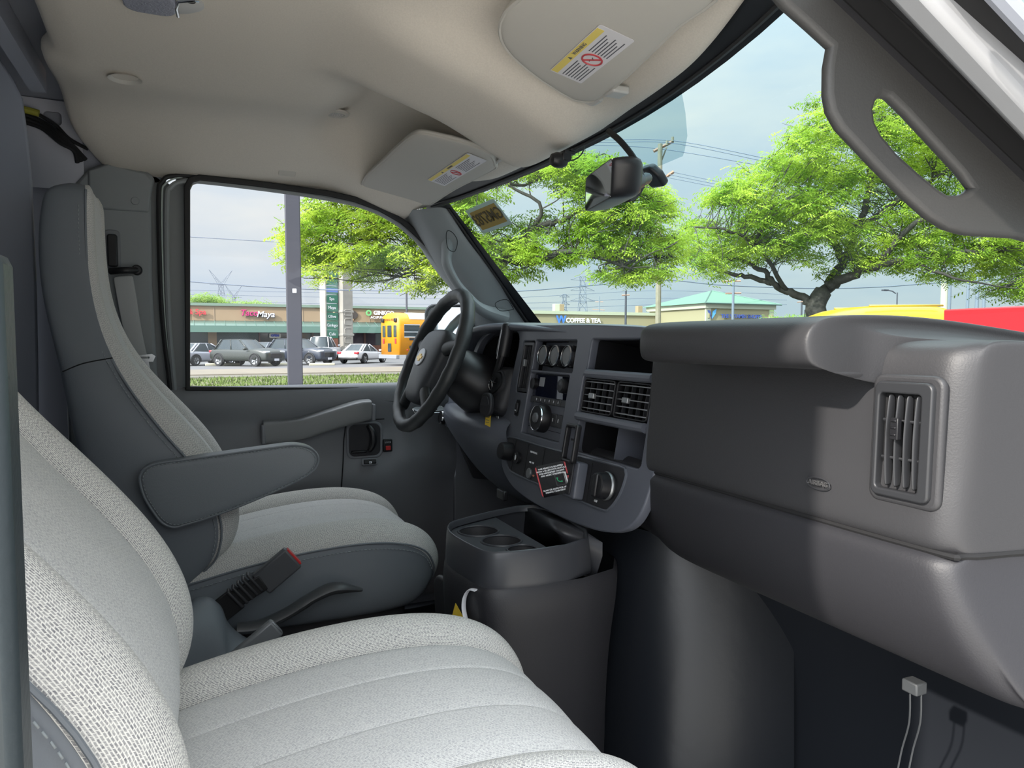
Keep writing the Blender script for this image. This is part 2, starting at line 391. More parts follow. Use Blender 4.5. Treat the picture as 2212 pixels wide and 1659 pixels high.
# ---------------------------------------------------------------- driver door
door = thing('door_1', (.3, .90, .75), 'charcoal driver door panel with pull handle below the side window', 'door', kind='structure')
DF = Fr((0, .90, 0), (1, 0, 0), (0, 0, 1))
def dp(px, py, y=.90): q = P(px, py, y=y); return (q[0], q[2])
hole = [dp(*q) for q in [(411, 833), (411, 412), (417, 400), (432, 396), (540, 407), (640, 420), (700, 428), (760, 441), (812, 460), (860, 487), (898, 520), (930, 558), (960, 598), (985, 632)]]
hole += [(.80, 1.66), (.83, 1.60), (.83, 1.415), (.6, 1.412), (.2, 1.422)]
def offs(pts, d):
    n = len(pts); out = []
    for i in range(n):
        a = V(pts[i - 1]); b = V(pts[i]); c = V(pts[(i + 1) % n]); e1 = (b - a) / (np.linalg.norm(b - a) + 1e-9); e2 = (c - b) / (np.linalg.norm(c - b) + 1e-9)
        nn = V(e1[1], -e1[0]) + V(e2[1], -e2[0]); nn /= (np.linalg.norm(nn) + 1e-9); out.append(tuple(b + nn * d))
    return out
area = sum(hole[i - 1][0] * hole[i][1] - hole[i][0] * hole[i - 1][1] for i in range(len(hole)))
sg = 1 if area > 0 else -1
seal = offs(hole, .014 * sg)
plate('window_seal', offs(hole, .016 * sg), [hole], Fr((0, .895, 0), (1, 0, 0), (0, 0, 1)), .035, M['rubber'], door, bv=.003)
gl = prism('window_pane', offs(hole, .004 * sg), Fr((0, .925, 0), (1, 0, 0), (0, 0, 1)), .004, M['glassS'], door)
dout = offs(hole, .045 * sg); 
frame_out = [(-.11, 1.40), (-.11, 2.01)] + [p for p in dout if p[1] > 1.5] + [(.90, 1.60), (.92, 1.40)]
plate('door_frame', frame_out, [offs(hole, .008 * sg)], Fr((0, .945, 0), (1, 0, 0), (0, 0, 1)), .04, M['pillar'], door, bv=.006)
# panel sections by height (y,z) lofted fore-aft
rows = []
prof = [(.905, 1.425), (.880, 1.428), (.862, 1.420), (.852, 1.400), (.853, 1.370), (.862, 1.345), (.868, 1.320), (.866, 1.29), (.858, 1.22), (.852, 1.20), (.856, 1.16), (.86, 1.12), (.866, 1.08), (.87, .95), (.875, .76)]
for i in range(25):
    x = -.10 + .84 * i / 24
    r_ = []
    for (y, z) in prof:
        dy = 0.
        if 1.18 < z < 1.31 and .17 < x < .56: dy = .014 * sstep(.17, .22, x) * (1 - sstep(.53, .57, x))
        if z < 1.19: dy -= .0
        if x > .60 and z < 1.3: dy += .012 * sstep(.62, .74, x)
        if z < 1.15: dy += .02 * sstep(.6, .74, x)
        r_.append(V(x, y + dy, z))
    rows.append(r_)
grid('door_panel', rows, M['door'], door, level=2)
tube('panel_groove', spl([P(375, 925, y=.862), P(400, 905, y=.862), P(470, 880, y=.862), P(600, 864, y=.860), P(720, 861, y=.858), P(790, 862, y=.856), P(860, 868, y=.856)], 6), .0022, M['void'], door, 6)
tube('panel_seam', spl([P(737, 1060, y=.856), P(741, 1000, y=.850), P(744, 940, y=.862), P(757, 912, y=.864), P(830, 905, y=.866)], 6), .0018, M['void'], door, 6)
# pull handle
ph = [P(568, 915, y=.835), P(630, 912, y=.835), P(665, 905, y=.826), P(720, 888, y=.818), P(775, 872, y=.812), P(804, 869, y=.815)]
pb = [P(569, 960, y=.835), P(600, 960, y=.835), P(655, 951, y=.826), P(720, 930, y=.818), P(775, 915, y=.812), P(803, 908, y=.815)]
rows = []
for a, b in zip(spl(ph, 3), spl(pb, 3)):
    d = V(0, .03, 0.004); rows.append([b + d, b + V(0, .004, -.001), b * .8 + a * .2, a * .85 + b * .15, a, a + d * .3 + V(0, 0, .003), a + d + V(0, .01, .003)])
g = grid('pull_handle', rows, mat('pull_handle_plastic', (.20, .205, .21), .42, bump=(500, .2, .0005)), door, level=2, solid=.003)
box('handle_end', P(804, 890, y=.838), (.012, .045, .05), M['door'], door, b=.004)
box('handle_end', P(569, 938, y=.848), (.012, .03, .055), M['door'], door, b=.004)
# release handle, switches
q0 = P(750, 915, y=.872); q1 = P(822, 985, y=.872)
plate('release_bezel', rrect(q0[0] - .004, q1[0] + .006, q1[2] - .004, q0[2] + .004, .022, 6), [rrect(q0[0] + .004, q1[0] - .002, q1[2] + .004, q0[2] - .004, .018, 6)], Fr((0, .874, 0), (1, 0, 0), (0, 0, 1)), .008, M['door'], door, bv=.003)
prism('release_recess', rrect(q0[0], q1[0], q1[2], q0[2], .018, 6), Fr((0, .878, 0), (1, 0, 0), (0, 0, 1)), .01, M['dashlow'], door)
tube('release_lever', spl([P(795, 918, y=.862), P(805, 935, y=.855), P(806, 958, y=.855), P(797, 975, y=.858)], 5), [.006 + .005 * sin(pi * i / 15) for i in range(16)], M['blk'], door, 10)
box('release_lever_base', P(775, 976, y=.866), (.045, .012, .008), M['blk'], door, b=.003)
b_ = P(837, 962, y=.868)
lk = box('lock_switch', b_, (.028, .012, .038), M['blk'], door, b=.003)
box('lock_rocker', b_ + V(.000, -.008, -.007), (.015, .006, .013), M['red'], lk, b=.0015)
text('lettering', 'LOCK', .007, Fr(b_ + V(0, -.0065, .010), (1, 0, 0), (0, 0, 1)), M['white'], lk)
b_ = P(799, 998, y=.850)
plate('switch_bezel', rrect(-.024, .024, -.011, .011, .006), [], Fr(b_ + V(0, .004, 0), (1, 0, 0), (0, .35, 1)), .004, M['door'], door, bv=.0015)
ws = box('window_switch', (0, 0, .004), (.036, .013, .008), M['blk'], door, b=.002, fr=Fr(b_ + V(0, .002, 0), (1, 0, 0), (0, .35, 1)))
plate('window_symbol', rrect(-.004, .004, -.003, .003, .001), [rrect(-.003, .0005, -.002, .002, .0005)], Fr(b_ + V(0, -.0075, .0), (1, 0, 0), (0, .35, 1)), .0006, M['white'], ws)
# power mirror switch pod at front of the door
q = P(930, 888, y=.85)
plate('mirror_switch_plate', rrect(-.06, .035, -.012, .012, .01), [], Fr(P(935, 885, y=.845), (1, 0, 0), (0, .8, .6)), .006, M['steel'], door, bv=.002)
tube('mirror_switch_rim', [Fr(P(935, 887, y=.84), (1, 0, 0), (0, .8, .6))(a, b, .004) for a, b in rrect(-.062, .037, -.014, .014, .012, 4)], .0014, M['chrome'], door, 6, True)
box('mirror_switch', P(937, 884, y=.84), (.02, .012, .01), M['blk'], door, b=.003)
# kick panel and sill on the driver side
o = multi('wall_side', [boxd((1.0, .92, 1.15), (.62, .02, .84)), boxd((.3, .925, .80), (1.3, .03, .16)), boxd((.95, .90, 1.0), (.42, .03, .5))], M['door'], b=.004); o.name = 'wall_kick'; kstruct(o, 'dark kick panel beside the driver footwell', 'wall')
# ---------------------------------------------------------------- B pillar trim, driver side
bp = thing('trim_1', (-.17, .9, .8), 'charcoal pillar trim behind the driver door with belt slot', 'trim', kind='structure')
prism('pillar_cover', [P2 for P2 in [(-.30, .80), (-.075, .80), (-.088, 1.3), (-.098, 1.70), (-.094, 1.93), (-.085, 1.975), (-.10, 1.99), (-.19, 2.008), (-.235, 1.985), (-.30, 1.90)]], Fr((0, .90, 0), (1, 0, 0), (0, 0, 1)), .03, M['pillar'], bp, b=.008)
prism('upper_cover', [(-.235, 1.885), (-.100, 1.885), (-.094, 1.935), (-.088, 1.965), (-.105, 1.985), (-.19, 2.0), (-.235, 1.98)], Fr((0, .875, 0), (1, 0, 0), (0, 0, 1)), .012, M['pillar'], bp, b=.005)
lathe('screw_cap', [(.0, .0025), (.009, .002), (.010, 0)], Fr(P(292, 434, y=.862), (1, 0, 0), (0, 0, 1)), M['pillar'], bp)
prism('adjuster_slot', rrect(-.205, -.168, 1.735, 1.835, .012), Fr((0, .871, 0), (1, 0, 0), (0, 0, 1)), .004, M['door'], bp, b=.002)
prism('height_adjuster', rrect(-.197, -.174, 1.74, 1.822, .006), Fr((0, .866, 0), (1, 0, 0), (0, 0, 1)), .012, M['blk'], bp, b=.003)
def upx(px, z0, y=.87):
    return None
for nm, dx, r_, m_ in (('weatherstrip', .0, .006, M['rubber']), ('seal_edge_line', .010, .0022, mat('seal_green_edge', (.45, .52, .50), .5)), ('inner_weatherstrip', .026, .007, M['pillar'])):  # the thin middle tube is the pale green edge line of the seal
    y_ = .872
    pts = [P(372 + dx * 300, 870, y=y_), P(352 + dx * 500, 700, y=y_), P(345 + dx * 600, 560, y=y_), P(343 + dx * 700, 420 + dx * 300, y=y_), P(350 + dx * 700, 393 + dx * 500, y=y_), P(372 + dx * 700, 380 + dx * 500, y=y_)]
    if nm != 'seal_edge_line': pts += [P(440, 382 + dx * 400, y=y_), P(600, 404 + dx * 300, y=y_), P(700, 421 + dx * 250, y=y_), P(780, 440 + dx * 200, y=y_), P(850, 472 + dx * 200, y=y_), P(920, 535 + dx * 150, y=y_), P(968, 596 + dx * 100, y=y_)]
    else: pts += [P(410, 380, y=y_)]
    tube(nm, spl(pts, 6), r_, m_, bp, 8)
# A pillar trim, driver side (with moulded grab handle)
ap = thing('trim_2', (.75, .85, 1.5), 'dark windshield pillar trim with slim grab handle beside the driver window', 'trim', kind='structure')
wsE = [P(952, 446, y=.74), P(1000, 520, y=.755), (P(1060, 592, y=.77)), P(1110, 650, y=.79), P(1152, 700, y=.80)]
dE = [P(868, 452, y=.875), P(906, 520, y=.88), P(945, 580, y=.88), P(1000, 650, y=.875), P(1040, 735, y=.875)]
rows = []
for a, b in zip(spl(wsE, 4), spl(dE, 4)):
    c = (a + b) / 2
    rows.append([a + V(.02, .0, -.004), a, a * .8 + b * .2 + V(-.010, -.010, -.004), c + V(-.020, -.022, -.010), b * .8 + a * .2 + V(-.012, -.012, -.004), b, b + V(0, .03, 0)])
grid('pillar_cover', rows, M['pillar'], ap, level=2, solid=.002)
gh = [P(968, 500, y=.80), P(966, 540, y=.785), P(966, 572, y=.77), P(985, 610, y=.765), P(1010, 640, y=.765), P(1040, 668, y=.775), P(1085, 685, y=.80)]
tube('grab_handle', spl(gh, 5), list(np.interp(np.linspace(0, 1, len(spl(gh, 5))), [0, .25, .5, .75, .9, 1], [.026, .019, .015, .017, .026, .034])), M['pillar'], ap, 12, flatten=.8)
for (cx, cy) in ((974, 517), (1092, 657)):
    c = None
    pts = [P(cx + a, cy + b, y=.752) for a, b in ([(-8, -18), (4, -14), (14, 4), (8, 26), (-6, 20), (-10, -2)] if cx < 1000 else [(-22, -2), (2, -10), (16, 8), (14, 12), (-12, 14)])]
    tube('screw_cover_line', spl(pts, 4, True), .0011, M['void'], ap, 5, True)
multi('mirror_sail', [prismd([(.70, 1.42), (.90, 1.42), (.90, 1.70), (.82, 1.68), (.76, 1.60)], Fr((0, .905, 0), (1, 0, 0), (0, 0, 1)), .02)], M['door'], ap, b=.004)
# ---------------------------------------------------------------- windshield
ws_ = thing('window_1', (.9, 0, 1.55), 'wide green-tinted windshield with black ceramic border', 'windshield', kind='structure')
def wpt(y, t):
    a = V(hx(y), y, 1.941); b = V(.955 + .16 * (1 - (y / .8) ** 2), y * 1.03, 1.590); return a * (1 - t) + b * t
NW = V(wpt(0, 1) - wpt(0, 0)); 
def onws(px, py):
    "point on the windshield"
    lo = .5; yy = 0; t = .5; d = ray(px, py); best = None
    k = .8
    for _ in range(60):
        p = CAM + d * k; y = p[1]; t = 0
        a = wpt(y, 0); b = wpt(y, 1); t = (a[2] - p[2]) / (a[2] - b[2]); xs = a[0] + (b[0] - a[0]) * t
        k += (xs - p[0]) * .6 / max(d[0] - 0, .2) * .8
    return CAM + d * k
rows = [[wpt(-.88 + 1.76 * i / 20, j / 6) for j in range(7)] for i in range(21)]
grid('glass_pane', rows, M['glassW'], ws_, level=1)
def band(name, y0, y1, t0, t1, m, n=20, k=3, off=.002):
    rr_ = [[wpt(y0 + (y1 - y0) * i / n, t0 + (t1 - t0) * j / k) + V(-off, 0, -off) for j in range(k + 1)] for i in range(n + 1)]
    return grid(name, rr_, m, ws_, level=0)
band('frit_band', -.86, .86, -.11, .0, M['frit'])
band('frit_side', .715, .86, 0, 1.0, M['frit'], 4)
shade = glass('frit_dots', (.58, .70, .74), .02)
# dotted shade behind the mirror: outline on the glass
sh = [(1305, 300), (1476, 195), (1484, 240), (1488, 290), (1482, 322), (1478, 334), (1440, 350), (1388, 372), (1330, 388), (1240, 372), (1225, 335)]
sp_ = [onws(*q) + V(-.003, 0, -.003) for q in sh]
ctr = sum(sp_) / len(sp_)
mk('shade_dots', [ctr] + sp_, [(0, i + 1, (i + 1) % len(sp_) + 1) for i in range(len(sp_))], shade, ws_)
tube('windshield_gasket', [wpt(.80 - 1.6 * i / 30, -.02) + V(-.006, 0, -.004) for i in range(31)], .004, M['rubber'], ws_, 6)
tube('windshield_gasket', [wpt(.735 + .03 * i / 20, .03 + .97 * i / 20) + V(-.004, 0, -.002) for i in range(21)], .0045, M['rubber'], ws_, 6)
# registration sticker seen from its back
c = onws(1059, 464); ax = onws(1085, 452) - onws(1030, 474); ay = onws(1045, 448) - onws(1068, 492)
fs_ = Fr(c + V(-.006, 0, -.006), ax, ay)
st = plate('registration_sticker', rrect(-.080, .080, -.041, .041, .003), [], fs_, .0006, glass('sticker_film', (.62, .70, .70), .1)); tag(st, 'windshield sticker with reversed letters GM5783 on ochre, upper left of glass', 'sticker')
st.data.materials[0] = mat('sticker_film', (.42, .52, .50), .5, alpha=.75)
sk = plate('ochre_field', rrect(-.068, .068, -.030, .030, .002), [], fs_.at(0, 0, .0008), .0006, mat('ochre', (.34, .24, .045), .6), st)
text('lettering', 'GM5783', .050, fs_.at(0, 0, .0018), mat('sticker_ink', (.09, .07, .03), .7), st, mirror=True, bold=.0006, sx=.86)
# ---------------------------------------------------------------- passenger side A pillar with grab handle (near camera)
pr = thing('trim_3', (.65, -.80, 1.6), 'warm grey windshield pillar with big open grab handle at right', 'trim', kind='structure')
yh = -.76
HF = Fr((0, yh, 0), (1, 0, 0), (0, 0, 1))
def hp(px, py, y=yh): q = P(px, py, y=y); return (q[0], q[2])
outl = [hp(*q) for q in [(1640, -60), (1700, 12), (1750, 56), (1798, 100), (1791, 140), (1790, 200), (1797, 240), (1818, 278), (1850, 312), (1900, 365), (1960, 425), (2010, 470), (2050, 495), (2090, 507), (2150, 511), (2200, 514), (2240, 525), (2300, 560), (2460, 560), (2300, 400), (2150, 262), (2000, 118), (1930, 50), (1850, -40), (1800, -90)]]
hol = [hp(*q) for q in [(1908, 206), (1895, 218), (1889, 238), (1892, 262), (1905, 288), (1940, 330), (1990, 375), (2030, 408), (2050, 420), (2075, 421), (2092, 415), (2102, 405), (2080, 375), (2020, 310), (1960, 245), (1925, 211)]]
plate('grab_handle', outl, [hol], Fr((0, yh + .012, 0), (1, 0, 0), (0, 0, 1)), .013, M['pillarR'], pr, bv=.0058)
# dark groove + body seal + white body pillar running parallel, further out
def strip(name, a, b, c_, d_, y0, y1, m, bb=.004):
    A = [hp(*a, y=y0), hp(*b, y=y0), hp(*c_, y=y0), hp(*d_, y=y0)]
    return prism(name, A, Fr((0, y0, 0), (1, 0, 0), (0, 0, 1)), -(y1 - y0), m, pr, b=bb)
strip('inner_groove', (1740, -100), (2440, 580), (2560, 580), (1900, -100), -.775, -.755, M['dashlow'])
strip('inner_groove', (1850, -60), (2460, 540), (2560, 560), (1960, -60), -.80, -.77, M['void'])
tube('door_seal', [P(1880, -60, y=-.815), P(2000, 48, y=-.815), P(2212, 262, y=-.815), P(2400, 450, y=-.815)], .010, M['rubber'], pr, 10)
strip('painted_pillar', (1940, -80), (2400, 420), (2500, 360), (2030, -80), -.85, -.82, M['vanwhite'], .008)
strip('outer_seal', (2075, -60), (2400, 240), (2460, 240), (2115, -60), -.87, -.845, M['rubber'])
tube('roof_seal', [P(2110, -60, y=-.88), P(2212, 50, y=-.88), P(2400, 250, y=-.88)], .008, M['metalgrey'], pr, 8)
# side header above the open passenger door and near B pillar edge (left frame edge)
o = multi('trim_6', [boxd((.12, -.935, 2.09), (1.1, .04, .14)), boxd((-.25, -.885, 1.4), (.10, .03, 1.45)), boxd((-.42, -.93, 1.4), (.24, .10, 1.45))], M['metalgrey'], b=.006)
kstruct(o, 'painted frame of the open passenger door above and behind', 'trim')
q = P(-30, 900, y=-.86); 
sq = box('trim_5', (P(8, 900, y=-.86)[0] - .03 + .004, -.86, 1.165), (.06, .03, .85), mat('seal_dark_green', (.030, .040, .045), .45, bump=(200, .3, .001)), b=.006); kstruct(sq, 'dark door pillar edge at the far left of the view', 'trim')
# ================================================================ DASHBOARD
core_ = None
dash = thing('dashboard', (.80, 0, 1.05), 'black moulded dashboard with radio stack, vents and passenger airbag panel', 'dashboard')
SF = Fr((.70, 0, 1.55), (0, -1, 0), (.18, 0, 1))
multi('gap_blocker', [boxd((.93, .0, 1.37), (.10, 1.60, .32))], M['void'], dash)  # added dark box, blocks light showing through gaps behind the stack
#          # centre stack face: a to the right, b up, c toward the cab
# passenger side body: profile (x,z) lofted along y
def dashpart(name, prof, ys, m, endr=.03, xs=None, level=2, both=False):
    rows = []
    for y in ys:
        e = max(0, (ys[0] + endr - y)) if False else 0
        rows.append([V(x + (xs(y, z) if xs else 0), y, z) for x, z in prof])
    return grid(name, rows, m, dash, level=level)
def endcurve(y, z=0):
    "the dash rounds back at its passenger end"
    k = sstep(-.775, -.80, y) if False else 0
    t = max(0., (-.760 - y) / .045)
    return .012 * min(t, 1.) ** 2 * 1.0
ysP = [-.29, -.32, -.40, -.50, -.60, -.70, -.765, -.780, -.791, -.798]
up = [(.93, 1.545), (.80, 1.548), (.715, 1.552), (.682, 1.550), (.668, 1.540), (.664, 1.50), (.660, 1.42), (.657, 1.40), (.655, 1.37), (.655, 1.350), (.664, 1.342)]
def xsP(y, z):
    return .034 * (sstep(-.775, -.800, y) if y < 0 else 0)
rows = []
for y in ysP:
    t = max(0., (-.768 - y) / .030); rows.append([V(x + .016 * t ** 2, y, z) for x, z in up])
# end face going forward
for x2, y2 in ((.69, -.803), (.76, -.814), (.86, -.84), (1.0, -.87)):
    rows.append([V(max(x, x2) + (0), y2, z - .004 * (x2 - .68) * 10 * (z > 1.5)) for x, z in up])
grid('upper_panel', rows, M['dash'], dash, level=2)
# the vent recess of the upper panel is a raised surround around a hole box (below)
lo = [(.668, 1.344), (.653, 1.338), (.650, 1.322), (.655, 1.285), (.667, 1.250), (.687, 1.218), (.712, 1.196), (.76, 1.184), (.85, 1.19)]
rows = []
for y in [.10, -.06, -.19, -.24, -.30, -.40, -.50, -.60, -.70, -.765, -.780, -.791, -.798]:
    t = max(0., (-.768 - y) / .030)
    rise = .06 * sstep(-.30, -.19, y)
    rows.append([V(x + .016 * t ** 2 + .045 * sstep(-.30, -.19, y), y - max(0, 1.33 - z) * .33 * sstep(-.55, -.79, y), z) for x, z in lo])
for x2, y2 in ((.69, -.803), (.78, -.818), (.9, -.85)):
    rows.append([V(max(x, x2), y2 - max(0, 1.33 - z) * .33, z) for x, z in lo])
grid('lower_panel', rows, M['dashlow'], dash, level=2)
tube('panel_gap', spl([V(.6645, -.27, 1.3425), V(.6625, -.5, 1.3425), V(.6625, -.765, 1.3425), V(.677, -.797, 1.3425), V(.74, -.811, 1.3425), V(.86, -.840, 1.3425), V(.98, -.866, 1.3425)], 5), .0032, M['void'], dash, 6)
# brow (tray lid) over the passenger panel
bx = .57
yl = P(1370, 740, x=bx)[1]; yr_ = P(1745, 740, x=bx)[1]
bp_ = [(.80, 1.516), (.66, 1.518), (.600, 1.520), (.580, 1.523), (.571, 1.530), (.566, 1.542), (.568, 1.556), (.576, 1.569), (.596, 1.577), (.66, 1.579), (.76, 1.577), (.93, 1.560)]
rows = []
def bsec(y, push, zt=0, zb=0): return [V(max(x, bx - .004 + push) if x < .7 else x, y, z + (zt if z > 1.55 else 0) + (zb if z < 1.53 else 0)) for x, z in bp_]
rows.append([V(.70 if x < .7 else x, yl + .004, 1.54) for x, z in bp_])
rows.append(bsec(yl + .002, .03, -.006, .004)); rows.append(bsec(yl - .002, .010)); rows.append(bsec(yl - .02, 0)); rows.append(bsec(yl - .10, 0)); rows.append(bsec((yl + yr_) / 2, 0)); rows.append(bsec(yr_ + .06, 0)); rows.append(bsec(yr_ + .012, 0)); rows.append(bsec(yr_ + .002, .002))
rows.append(bsec(yr_ - .002, .005)); rows.append(bsec(yr_ - .004, .03, -.004, -.004)); rows.append(bsec(yr_ + .000, .080, -.012, -.012)); 
rows.append([V(p[0], p[1], min(p[2], 1.556)) for p in bsec(yr_ - .010, .100, -.02, -.016)]); rows.append([V(p[0] + .06, p[1] - .03, min(p[2], 1.550)) for p in bsec(yr_ - .012, .12, -.02, -.016)])
grid('brow', rows, M['dash'], dash, level=2)
# passenger side vent -----------------------------------------------------
vc0 = P(1905, 822, x=.662); vc1 = P(2022, 1090, x=.662)
VFm = Fr((.661, (vc0[1] + vc1[1]) / 2, (vc0[2] + vc1[2]) / 2), (0, -1, 0), (.03, 0, 1))
vw = abs(vc0[1] - vc1[1]) / 2; vh = abs(vc0[2] - vc1[2]) / 2
def barrel(a, b0, w, bow=.006): return w - bow * (a * a)
ov = []; nn = 9
outer = [(-(vw + .011) , -vh - .009), (vw + .010, -vh - .009), (vw + .012, 0), (vw + .010, vh + .009), (-(vw + .011), vh + .009), (-(vw + .014), 0)]
outer = [tuple(q) for q in spl(rrect(-vw - .0075, vw + .0075, -vh - .0075, vh + .0075, .012, 5), 1, True)]
inner = rrect(-vw + .004, vw - .004, -vh + .003, vh - .003, .006, 4)
plate('vent_surround', outer, [inner], VFm.at(0, 0, -.004), .009, M['dash'], dash, bv=.0038)
vn = plate('vent', rrect(-vw, vw, -vh, vh, .008, 5), [rrect(-vw + .006, vw - .012, -vh + .008, vh - .012, .004)], VFm.at(0, 0, -.001), .012, M['slatP'], dash, bv=.002)
multi('vent_recess', [prismd(rrect(-vw + .002, vw - .002, -vh + .002, vh - .002, .004), VFm.at(0, 0, -.0005), .001)], M['void'], vn)
for i in range(4):
    a = -vw + .015 + i * (2 * vw - .034) / 3
    rows = []
    for j in range(9):
        b = -vh + .011 + (2 * vh - .024) * j / 8; w_ = .0035 * (1 - ((j - 4) / 5) ** 2 * .2)
        q_ = .003 * (1 - ((j - 4) / 4) ** 2); rows.append([VFm(a + .002, b, .0105 + q_), VFm(a + .0036, b, .0100 + q_), VFm(a + .0040, b, .002)])
    grid('louvre', rows, M['slatP'], vn, level=1, solid=.0010)
for b in (-vh * .32, vh * .33): tube('vent_crossbar', [VFm(-vw + .009, b, .006), VFm(vw - .012, b, .006)], .0016, M['slatP'], vn, 6)
multi('vent_thumb_slider', [boxd((-vw + .031, .012, .016), (.009, .022, .006), VFm), boxd((-vw + .031, .020, .019), (.006, .002, .003), VFm), boxd((-vw + .031, .013, .019), (.006, .002, .003), VFm), boxd((-vw + .031, .006, .019), (.006, .002, .003), VFm)], M['blk'], vn, b=.0008)
# AIRBAG mark
ac = P(1768, 1044, x=.6525)
AF = Fr(ac + V(-.0008, 0, 0), (0, -1, 0), (.02, 0, 1))
tube('airbag_mark', [AF(a, b, .0) for a, b in ell(0, 0, .0165, .0068, 32)], .0007, M['slat'], dash, 6, True)
text('airbag_lettering', 'AIRBAG', .0078, AF.at(0, 0, -.0008), mat('embossed_letters', (.075, .074, .075), .5), dash, ext=.0008, sx=1.05)
# --- centre stack bezel ---------------------------------------------------
r2 = lambda *a: rrect(*a)
bez_out = [(.324, -.01), (.312, .010), (.28, .018), (.20, .026), (0, .034), (-.15, .036), (-.30, .040), (-.44, .040), (-.53, .022), (-.585, -.02), (-.60, -.10), (-.56, -.21), (-.40, -.225), (-.308, -.225), (-.300, -.262), (-.280, -.295), (-.245, -.316), (-.20, -.330), (-.12, -.340), (0, -.344), (.10, -.342), (.18, -.335), (.235, -.322), (.268, -.303), (.288, -.275), (.300, -.235), (.308, -.18), (.318, -.08)]
bez_out = [tuple(q) for q in spl([V(q) for q in bez_out], 3, True)]
cl_hole = spl([(-.300, .005), (-.305, -.06), (-.315, -.13), (-.36, -.165), (-.45, -.175), (-.54, -.15), (-.575, -.08), (-.55, -.01), (-.50, .018), (-.42, .028), (-.34, .026)], 3, True)
cl_hole = [tuple(q) for q in cl_hole]
holes = [r2(-.206, -.018, -.064, .002, .004), r2(-.208, -.026, -.206, -.070, .004), r2(.040, .262, -.060, .004, .006), r2(.028, .262, -.143, -.064, .006), r2(.040, .264, -.212, -.147, .010), r2(-.272, -.212, -.118, .0, .004), r2(-.262, -.238, -.172, -.136, .004), cl_hole]
bz = plate('stack_bezel', bez_out, holes, SF.at(0, 0, -.016), .018, M['bezel'], dash, bv=.003)
# recess boxes behind the openings
def recess(name, a0, a1, b0, b1, dep, m=None, par=dash):
    f = SF.at((a0 + a1) / 2, (b0 + b1) / 2, 0); w, h = (a1 - a0) / 2 + .002, (b1 - b0) / 2 + .002
    vs = [f(s * w, t * h, z) for z in (-.012, -dep) for s, t in ((-1, -1), (1, -1), (1, 1), (-1, 1))]
    return mk(name, vs, [(4, 5, 6, 7), (0, 1, 5, 4), (1, 2, 6, 5), (2, 3, 7, 6), (3, 0, 4, 7)], m or M['blk'], par, smooth=False)
recess('storage_bin', .040, .262, -.060, .004, .14)
recess('storage_bin', .040, .264, -.212, -.147, .12)
recess('instrument_cluster', -.60, -.285, -.19, .036, .12, M['void'])
multi('bin_divider', [boxd((.150, -.180, -.06), (.003, .06, .08), SF)], M['bezel'], dash)
# dash top cap above the stack and the cluster hood
rows = []
for y, zt, xf, th in ((-.30, 1.566, .705, .010), (-.20, 1.567, .705, .010), (-.05, 1.573, .703, .010), (.08, 1.579, .700, .012), (.18, 1.585, .696, .014), (.28, 1.592, .690, .018), (.36, 1.597, .680, .02), (.45, 1.597, .668, .022), (.54, 1.592, .665, .022), (.60, 1.575, .665, .022), (.645, 1.545, .668, .02), (.67, 1.50, .672, .02), (.675, 1.42, .68, .02)):
    k = sstep(.5, .7, y); nx, nz = (0, 1)
    rows.append([V(1.02, y + .06 * k, zt - .002 - .0 * k), V(.80, y + .01 * k, zt), V(xf + .02, y, zt), V(xf + .004, y, zt - .003), V(xf, y, zt - .010), V(xf + .004, y - .004 * k, zt - th), V(.72, y - .01 * k, zt - th - .003), V(.74, y - .01 * k, zt - th - .004)])
grid('dash_top', rows, M['bezel'], dash, level=2)
rows = []
for i in range(9):
    y = -.84 + 1.72 * i / 8; k = .012 * sstep(-.45, -.75, y) if y < -.4 else 0; rows.append([V(.78, y, 1.552 - k), V(.95, y, 1.556 - k * 1.2), V(1.16 - .16 * abs(y / .9) ** 2, y, 1.562 - k * 1.6), V(1.2 - .16 * abs(y / .9) ** 2, y, 1.50)])
grid('cowl_pad', rows, M['dash'], dash, level=1)
# driver side lower dash, knee panel
rows = []
for y, xo, zb in ((.93, .10, 0), (.80, .05, 0), (.68, .02, 0), (.56, -.005, 0), (.45, -.012, 0), (.36, -.005, 0), (.30, .01, 0), (.27, .03, 0)):
    rows.append([V(x + xo, y, z) for x, z in [(.70, 1.375), (.66, 1.372), (.635, 1.365), (.622, 1.350), (.622, 1.325), (.634, 1.300), (.66, 1.26), (.70, 1.2), (.76, 1.14), (.86, 1.1)]])
grid('knee_panel', rows, M['bezel'], dash, level=2)
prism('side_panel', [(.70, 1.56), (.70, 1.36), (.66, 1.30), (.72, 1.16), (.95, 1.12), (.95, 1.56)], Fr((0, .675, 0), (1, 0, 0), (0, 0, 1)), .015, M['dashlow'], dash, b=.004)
prism('switch_panel', [(-.18, -.09), (.0, -.10), (.02, .03), (-.04, .06), (-.18, .07)], Fr((.705, .62, 1.385), (0, -1, 0), (.18, 0, 1)), .012, M['bezel'], dash, b=.004)
kf = Fr(P(966, 903, x=.69), (0, -1, 0), (.18, 0, 1))
k_ = lathe('headlight_knob', [(.021, 0), (.021, .016), (.018, .022), (0, .0225)], kf, M['blk'], dash); lathe('knob_ring', [(.0205, .0185), (.019, .0225), (.0175, .0225)], kf, M['chrome'], k_, 28)
kf = Fr(P(986, 906, x=.69), (0, -1, 0), (.18, 0, 1))
k_ = plate('dimmer_switch', rrect(-.009, .009, -.030, .022, .003), [], kf, .006, M['blk'], dash, bv=.001); lathe('dimmer_wheel', [(.010, .004), (.010, .009), (.007, .012), (0, .012)], kf.at(0, -.008), M['steel'], k_); plate('dimmer_mark', rrect(-.005, .005, .006, .016, .001), [rrect(-.003, .003, .008, .014, .001)], kf.at(0, 0, .006), .0006, M['white'], k_)
